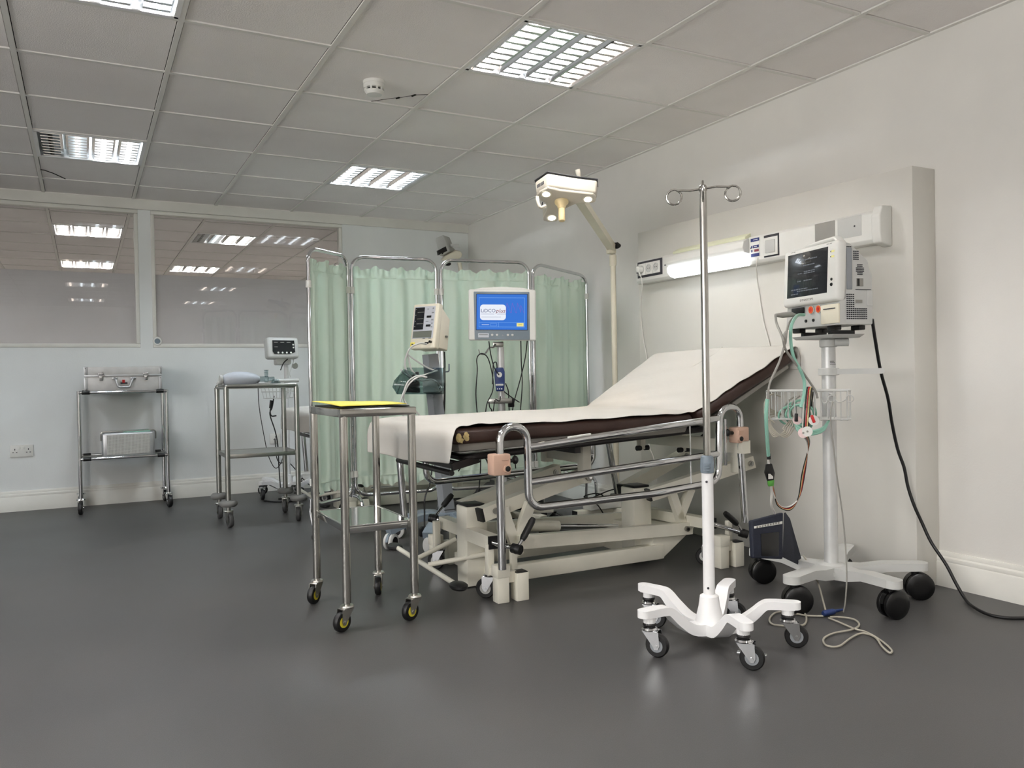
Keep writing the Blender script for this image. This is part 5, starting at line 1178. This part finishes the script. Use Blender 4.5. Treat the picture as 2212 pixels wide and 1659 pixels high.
# the monitor
na = math.radians(-57); Mo = P(921, 757, y=4.16)
t = thing('pressure_monitor', 'cream upright monitor with numeric panels and side body, on the leaning stand', 'patient monitor', Mo, rotz=na)
tl = Matrix.Rotation(-.2, 4, 'X')
def LB(mb, name, m_, par, **k): mb.v = [tl @ v for v in mb.v]; return mb.build(name, m_, par, **k)
m = MB(); m.hexa([(-.085, -.045, .0), (.085, -.045, .0), (.085, .0, .0), (-.085, .0, .0), (-.085, -.045, .255), (.085, -.045, .255), (.085, 0, .255), (-.085, 0, .255)], bev=.01, seg=3)
m.hexa([(-.078, -.01, .01), (.078, -.01, .01), (.078, .095, .015), (-.078, .095, .015), (-.078, -.01, .25), (.078, -.01, .25), (.078, .09, .195), (-.078, .09, .195)], bev=.008, seg=3); bd_ = LB(m, 'case', 'creamold', t)
m = MB(); m.box((-.002, -.0455, .148), (.136, .003, .18)); LB(m, 'front_panel', 'keypad', t)
m = MB(); m.box((-.034, -.048, .17), (.062, .003, .125)); LB(m, 'numeric_display', 'scrdark', t)
m = MB()
for z in (.205, .168, .14): m.box((-.026, -.0502, z), (.042, .0008, .0025))
for z in (.222, .19, .155, .125): m.box((-.058, -.0502, z), (.005, .0008, .005))
LB(m, 'display_marks', 'inkgrey', t)
m = MB(); m.box((-.004, -.048, .08), (.122, .003, .036)); LB(m, 'lcd_strip', 'lcd', t)
for x, z, w_, h_, m_ in ((.03, .178, .03, .012, 'blackp'), (.03, .128, .03, .012, 'blackp'), (.054, .225, .009, .008, 'greyp'), (.054, .2, .014, .006, 'greyp'), (.054, .16, .014, .006, 'greyp'), (.054, .14, .012, .006, 'greyp'), (.054, .12, .008, .006, 'greyp'), (.02, .222, .012, .004, 'greyp'), (.02, .152, .018, .003, 'greyp'), (.01, .057, .016, .006, 'greyp'), (.048, .057, .016, .006, 'greyp')):
    m = MB(); m.box((x, -.048, z), (w_, .003, h_), bev=.0008); LB(m, 'key', m_, t)
m = MB(); m.box((-.064, -.046, .026), (.03, .002, .022), bev=.0008); m.box((-.064, -.0475, .026), (.012, .001, .006), mi=1); LB(m, 'yellow_sticker', ['folder', 'ink'], t)
m = MB(); m.box((.03, -.046, .03), (.024, .003, .01)); m.cyl((.058, -.043, .036), (.058, -.06, .034), .007, n=14); LB(m, 'hose_port', 'blackp', t)
m = MB(); m.cyl((.078, .06, .09), (.09, .06, .088), .006, n=10); LB(m, 'side_knob', 'dullsteel', t)
hz = [T(921, 743, 4.05), T(905, 742, 4.0), T(886, 752, 4.0), T(876, 775, 4.02), T(876, 795, 4.03), T(885, 812, 4.04), T(908, 822, 4.04), T(935, 820, 4.04), T(952, 836, 4.05), T(952, 845, 4.05)]
h = thing('monitor_hoses', 'grey hoses looping from the cream monitor into the clear tray', 'hoses', T(890, 800, 4.0))
lead(h, hz, .005, 'lgrey', 'hose'); lead(h, [T(880, 762, 4.02), T(885, 785, 4.03), T(890, 800, 4.04), T(905, 812, 4.05), T(940, 802, 4.06), T(944, 800, 4.07)], .0045, 'lgrey', 'hose')
lead(h, [T(881, 766, 4.02), T(900, 780, 4.04), T(925, 795, 4.06), T(944, 802, 4.07)], .0045, 'lgrey', 'hose')
lead(h, [T(922, 815, 4.0), T(905, 814, 3.99), T(885, 828, 3.98), T(874, 848, 3.97), T(872, 860, 3.97), T(880, 875, 3.97), T(898, 888, 3.98), T(908, 900, 3.98)], .0048, 'lgrey', 'hose')
lead(h, [T(920, 816, 4.0), T(902, 812, 4.0), T(882, 824, 3.98), T(871, 850, 3.96), T(865, 870, 3.96), T(868, 890, 3.96), T(874, 902, 3.97)], .0045, 'lgrey', 'hose')
lead(h, [T(866, 798, 4.03), T(872, 806, 4.03), T(885, 815, 4.03), T(897, 824, 4.03)], .0045, 'lgrey', 'hose')
cable('stand_power_lead', [P(960, 760, y=4.24), P(961, 800, y=4.24), P(958, 900, y=4.25), P(935, 1000, y=4.2), P(930, 1040, y=4.1), P(918, 1075, y=4.0), P(917, 1110, y=3.98), P(917, 1140, y=3.97)], .0045, 'cableb', 'black lead ending in a plug hanging beside the leaning stand')
m = MB(); c = P(917, 1147, y=3.97); m.prism([c+V(p) for p in ((-.022, 0, .012), (-.01, 0, .024), (.01, 0, .024), (.022, 0, .012), (.022, 0, -.03), (-.022, 0, -.03))], (0, .03, 0), bev=.004)
pl = m.build('hanging_plug', 'blackp'); tag(pl, 'black mains plug hanging on a lead under the couch foot', 'plug')
# ================================================================== blue screen monitor on stand
qx, qy = 2.15, 4.2
t = thing('cardiac_monitor_stand', 'pole stand with clamp, hook and cream legs carrying the blue screen', 'stand', (qx, qy, 0))
MB().cyl((qx+.003, qy, .1), (qx, qy, P(1077, 750, y=qy).z), .021, n=20).build('pole', 'polegrey', t)
c = P(1076, 744, y=qy); m = MB(); m.box(c, (.062, .05, .03), bev=.005, rot=(0, 0, -.47)); m.tube(smooth([c+V((-.03, -.02, 0)), c+V((-.045, -.03, -.018)), c+V((-.075, -.04, -.02)), P(1050, 762, y=4.14)], 4), .005, 8)
m.tube(smooth([P(1050, 760, y=4.14), P(1046, 765, y=4.13), P(1037, 764, y=4.12), P(1034, 755, y=4.12)], 4), .003, 6); m.build('top_clamp', 'dullsteel', t)
c = P(1080, 866, y=qy-.03); m = MB(); m.box(c, (.14, .03, .03), bev=.004, rot=(0, 0, -.47))
for u in (1069, 1092): m.cyl(P(u, 866, y=qy-.045), P(u, 866, y=qy-.055), .005, n=10, mi=1)
m.box(P(1104, 870, y=qy-.02), (.03, .03, .05), bev=.004, mi=1); m.build('rail_clamp', ['dullsteel', 'black'], t)
m = MB(); Q0 = V((qx, qy, 0)); LP = [(2.47, 4.16), (2.26, 3.9), (2.03, 3.92), (2.0, 4.42), (2.33, 4.46)]
m.lathe([(.04, .1), (.07, .105), (.07, .14), (.03, .15)], Q0, n=24)
for x, y in LP: d = V((x, y, 0))-Q0; m.beam([Q0+d*.1+V((0, 0, .125)), Q0+d*.6+V((0, 0, .125)), Q0+d*.95+V((0, 0, .118))], [.085, .06, .056], [.04, .036, .03])
m.build('base', 'cream', t)
for i, (x, y) in enumerate(LP): twin(t, x, y, .105, R=.047, ang=[-.9, -1.2, -.5, 1, 1][i], trail=.012)
m = MB(); m.box((2.2, 4.05, .2), (.2, .16, .075), bev=.01, rot=(0, 0, -.3)); m.build('power_unit', 'blackp', t)
# head, in its own frame
ang = -.474; Ho = P(1085, 737, y=4.14)
t = thing('cardiac_monitor', 'pale grey monitor with bright blue start screen facing the camera', 'patient monitor', Ho, rotz=ang)
hw, hh = .196, .31; tl = Matrix.Rotation(-.09, 4, 'X') @ Matrix.Rotation(.022, 4, 'Y')
m = MB(); m.hexa([(-hw, -.02, 0), (hw, -.02, 0), (hw-.01, .05, .01), (-hw+.01, .05, .01), (-hw-.002, -.02, hh-.01), (hw-.002, -.02, hh-.01), (hw-.012, .05, hh-.02), (-hw+.008, .05, hh-.02)], bev=.012, seg=3)
m.hexa([(-.16, .045, .03), (.16, .045, .03), (.12, .09, .06), (-.12, .09, .06), (-.16, .045, hh-.04), (.16, .045, hh-.04), (.12, .09, hh-.08), (-.12, .09, hh-.08)], bev=.006)
m.prism([V((-.18, -.018, hh-.016)), V((.175, -.018, hh-.016)), V((.12, -.018, hh-.002)), V((0, -.018, hh+.004)), V((-.12, -.018, hh-.002))], (0, .06, 0), bev=.003)
LB(m, 'case', 'whitep', t)
m = MB(); m.hexa([(-.158, -.023, .006), (.158, -.023, .006), (.158, -.012, .006), (-.158, -.012, .006), (-.166, -.023, hh-.026), (.155, -.023, hh-.026), (.155, -.012, hh-.026), (-.166, -.012, hh-.026)], bev=.003); LB(m, 'bezel', 'bluegrey', t)
sw, s0, s1 = .145, .063, .268
m = MB(); m.box((-.003, -.0235, (s0+s1)/2), (2*sw+.006, .002, s1-s0+.006), mi=1); m.box((-.003, -.025, (s0+s1)/2), (2*sw, .002, s1-s0)); sc_ = LB(m, 'screen', ['scrblue', 'blackp'], t)
m = MB(); yy = -.0262
def fb(x0, x1, z0, z1, mi=0, y=yy): m.box(((x0+x1)/2, y, (z0+z1)/2), (x1-x0, .0004, z1-z0), mi=mi)
for x0, x1, z0, z1 in ((-.135, .128, .077, .0788), (-.135, .128, .247, .2488), (-.135, -.1332, .077, .2488), (.1265, .128, .077, .2488), (-.135, .128, .104, .1052), (-.022, -.0205, .077, .104), (-.068, -.032, .084, .0852), (-.068, -.032, .098, .0992), (-.068, -.0668, .084, .0992), (-.0332, -.032, .084, .0992)): fb(x0, x1, z0, z1)
fb(-.118, -.076, .09, .0925, 1); fb(.082, .122, .082, .102, 2); fb(.09, .114, .09, .094, 3, yy-.0004)
pts = []
for k in range(3):
    x = .022+k*.03; pts += [V((x, yy, .16)), V((x+.004, yy, .218)), V((x+.012, yy, .2)), V((x+.024, yy, .162))]
pts += [V((.105, yy, .205)), V((.112, yy, .19)), V((.125, yy, .158))]
for a, b in zip(pts, pts[1:]): m.beam([a, b], .0004, .0022, up=(.3, 0, 1), mi=4)
LB(m, 'screen_graphics', ['scrline', 'scrwhite', 'scryellow', 'folder', 'scrpurple'], sc_)
m = MB()
def rr(x0, x1, z0, z1, r_): return fillet([V((x0, yy+.0002, z0)), V((x1, yy+.0002, z0)), V((x1, yy+.0002, z1)), V((x0, yy+.0002, z1))], r_, 6, closed=True)
m.prism(rr(-.128, .02, .118, .208, .018), (0, -.0002, 0)); LB(m, 'white_panel', 'scrwhite', sc_)
m = MB(); Tm = lambda x, z: Matrix.Translation(V((x, yy-.0004, z))) @ Matrix.Rotation(pi/2, 4, 'X')
m.text('LiDCO', .0285, Tm(-.124, .163), ext=.0002); m.text('plus', .034, Tm(-.0385, .161), ext=.0002, mi=1, shear=.25)
for x0, x1, z in ((-.122, -.046, .153), (-.03, .02, .153), (-.12, -.008, .136)): m.box(((x0+x1)/2, yy-.0004, z), (x1-x0, .0003, .0014))
LB(m, 'lettering', ['inkblue', 'inkred'], sc_)
for x in (-.058, -.03, .032, .058): m = MB(); m.lathe([(.007, 0), (.0065, .003), (.001, .0042)], (x, -.023, .033), (0, -1, 0), 16); LB(m, 'button', 'lgrey', t)
m = MB(); m.lathe([(.004, 0), (.004, .001), (.001, .0012)], (.002, -.023, .031), (0, -1, 0), 12); LB(m, 'power_mark', 'greyp', t)
m = MB(); m.box((-.108, -.024, .03), (.062, .002, .024), bev=.0008); m.box((-.108, -.0252, .034), (.05, .001, .006), mi=1); LB(m, 'badge', ['keypad', 'greyp'], t)
# transducer box on the pole
c = P(1079, 820, y=4.155)
t = thing('transducer_box', 'deep blue transducer box with white dial clipped to the pole', 'transducer', c)
Rb = Matrix.Translation(c) @ Matrix.Rotation(-.474, 4, 'Z')
m = MB(); m.prism([Rb @ V(p) for p in ((-.022, .012, .07), (.022, .012, .07), (.031, .012, .045), (.03, .012, -.02), (.024, .012, -.066), (-.02, .012, -.068), (-.026, .012, -.02), (-.03, .012, .045))], Rb.to_3x3() @ V((0, -.03, 0)), bev=.005, seg=3); m.build('body', 'bluep', t)
MB().lathe([(.0155, 0), (.015, .003), (.001, .0045)], Rb @ V((0, -.0175, .028)), Rb.to_3x3() @ V((0, -1, 0)), 22).build('dial', 'whitep', t)
m = MB(); m.box(Rb @ V((0, -.0185, -.03)), (.044, .002, .01), rot=(0, 0, -.474), bev=.0008)
for k in range(3): m.box(Rb @ V((-.012+k*.012, -.0185, -.053)), (.006, .002, .007), rot=(0, 0, -.474))
for k in range(5): m.box(Rb @ V((-.014+k*.007, -.0198, -.03)), (.004, .001, .004), rot=(0, 0, -.474), mi=1)
m.build('label_print', ['whitep', 'ink'], t)
K = lambda u, v, y=4.12: P(u, v, y=y)
t = thing('cardiac_monitor_leads', 'black leads hanging in loops from the blue screen monitor', 'leads', K(1080, 860))
for pts in ([K(1056, 737), K(1060, 765), K(1068, 795), K(1078, 810)], [K(1125, 735, 4.2), K(1126, 780, 4.2), K(1128, 830, 4.2), K(1124, 890, 4.2)], [K(1139, 735, 4.19), K(1135, 770, 4.19), K(1125, 815, 4.19), K(1110, 870, 4.19), K(1106, 900, 4.19)],
            [K(1031, 895), K(1028, 850), K(1031, 800), K(1030, 775), K(1038, 764), K(1050, 768), K(1058, 785), K(1065, 820), K(1064, 845), K(1052, 872), K(1048, 900)],
            [K(1074, 795), K(1072, 783), K(1066, 785), K(1065, 800), K(1064, 830)], [K(1092, 828, 4.15), K(1098, 845, 4.15), K(1099, 870, 4.15), K(1100, 890, 4.15)], [K(1089, 846), K(1105, 858), K(1122, 869)], [K(1081, 856), K(1079, 866), K(1070, 862)], [K(1056, 868), K(1058, 880), K(1062, 888), K(1060, 920, 4.15)], [K(1068, 868), K(1066, 884), K(1062, 900)]):
    lead(t, pts, .0032, 'cableb', 'lead')
for pts in ([K(1033, 950, 3.9), K(1038, 975, 3.9), K(1048, 990, 3.9), K(1060, 1000, 3.9)], [K(1016, 980, 3.75), K(1002, 1000, 3.78), K(990, 1018, 3.8)], [K(1038, 970, 3.8), K(1038, 1010, 3.8), K(1036, 1042, 3.8), K(1034, 1060, 3.8)], [K(1033, 1062, 3.8), K(1015, 1085, 3.8), K(990, 1098, 3.85), K(960, 1102, 3.9)], [K(1046, 980, 3.9), K(1055, 1003, 3.9), K(1068, 1018, 3.9)], [K(1104, 945, 3.95), K(1110, 970, 3.95), K(1114, 1012, 3.95)]):
    lead(t, pts, .0032, 'cableb', 'lead')
m = MB(); m.tube([K(1034, 1055, 3.8), K(1030, 1066, 3.8)], .011, 10); m.build('connector', 'black', t)
# extension socket strip on the lamp base with its tangled leads
t = thing('extension_socket', 'white extension socket box resting on the lamp base under the couch', 'extension socket', (2.83, 4.17, .09))
MB().box((2.83, 4.16, .115), (.26, .09, .048), bev=.006).build('box', 'whitep', t)
m = MB(); 
for i in range(3): m.box((2.76+i*.07, 4.16, .1395), (.05, .06, .002)); m.box((2.76+i*.07, 4.15, .1405), (.004, .016, .002), mi=1)
m.build('outlets', ['lgrey', 'ink'], t)
m = MB(); m.box((2.9, 4.15, .158), (.04, .04, .036), bev=.006); m.build('plug', 'blackp', t)
E_ = lambda u, v, y=4.1: P(u, v, y=y)
cable('tangled_lead', [E_(1345, 1055), E_(1322, 1058), E_(1300, 1066), E_(1272, 1078), E_(1262, 1072), E_(1285, 1066), E_(1302, 1070), E_(1298, 1078), E_(1280, 1082), E_(1292, 1092), E_(1305, 1112), V((2.75, 3.95, .006))], .004, 'cableb', 'black lead tangled over the white extension socket')
# ================================================================== light and exposure
wd = bpy.data.worlds.new('fill daylight'); SC.world = wd; wd.use_nodes = True  # bright sky, enters as fill through the added left window
wd.node_tree.nodes['Background'].inputs['Color'].default_value = (1, .975, .95, 1)
wd.node_tree.nodes['Background'].inputs['Strength'].default_value = 8.0
vs = SC.view_settings; vs.view_transform = 'Standard'; vs.look = 'None'; vs.exposure = EXPO; vs.gamma = 1; vs.use_curve_mapping = False
SC.cycles.max_bounces = 12; SC.cycles.diffuse_bounces = 6; SC.cycles.glossy_bounces = 6; SC.cycles.transparent_max_bounces = 12
SC.cycles.sample_clamp_indirect = 6; SC.cycles.caustics_reflective = False; SC.cycles.caustics_refractive = False
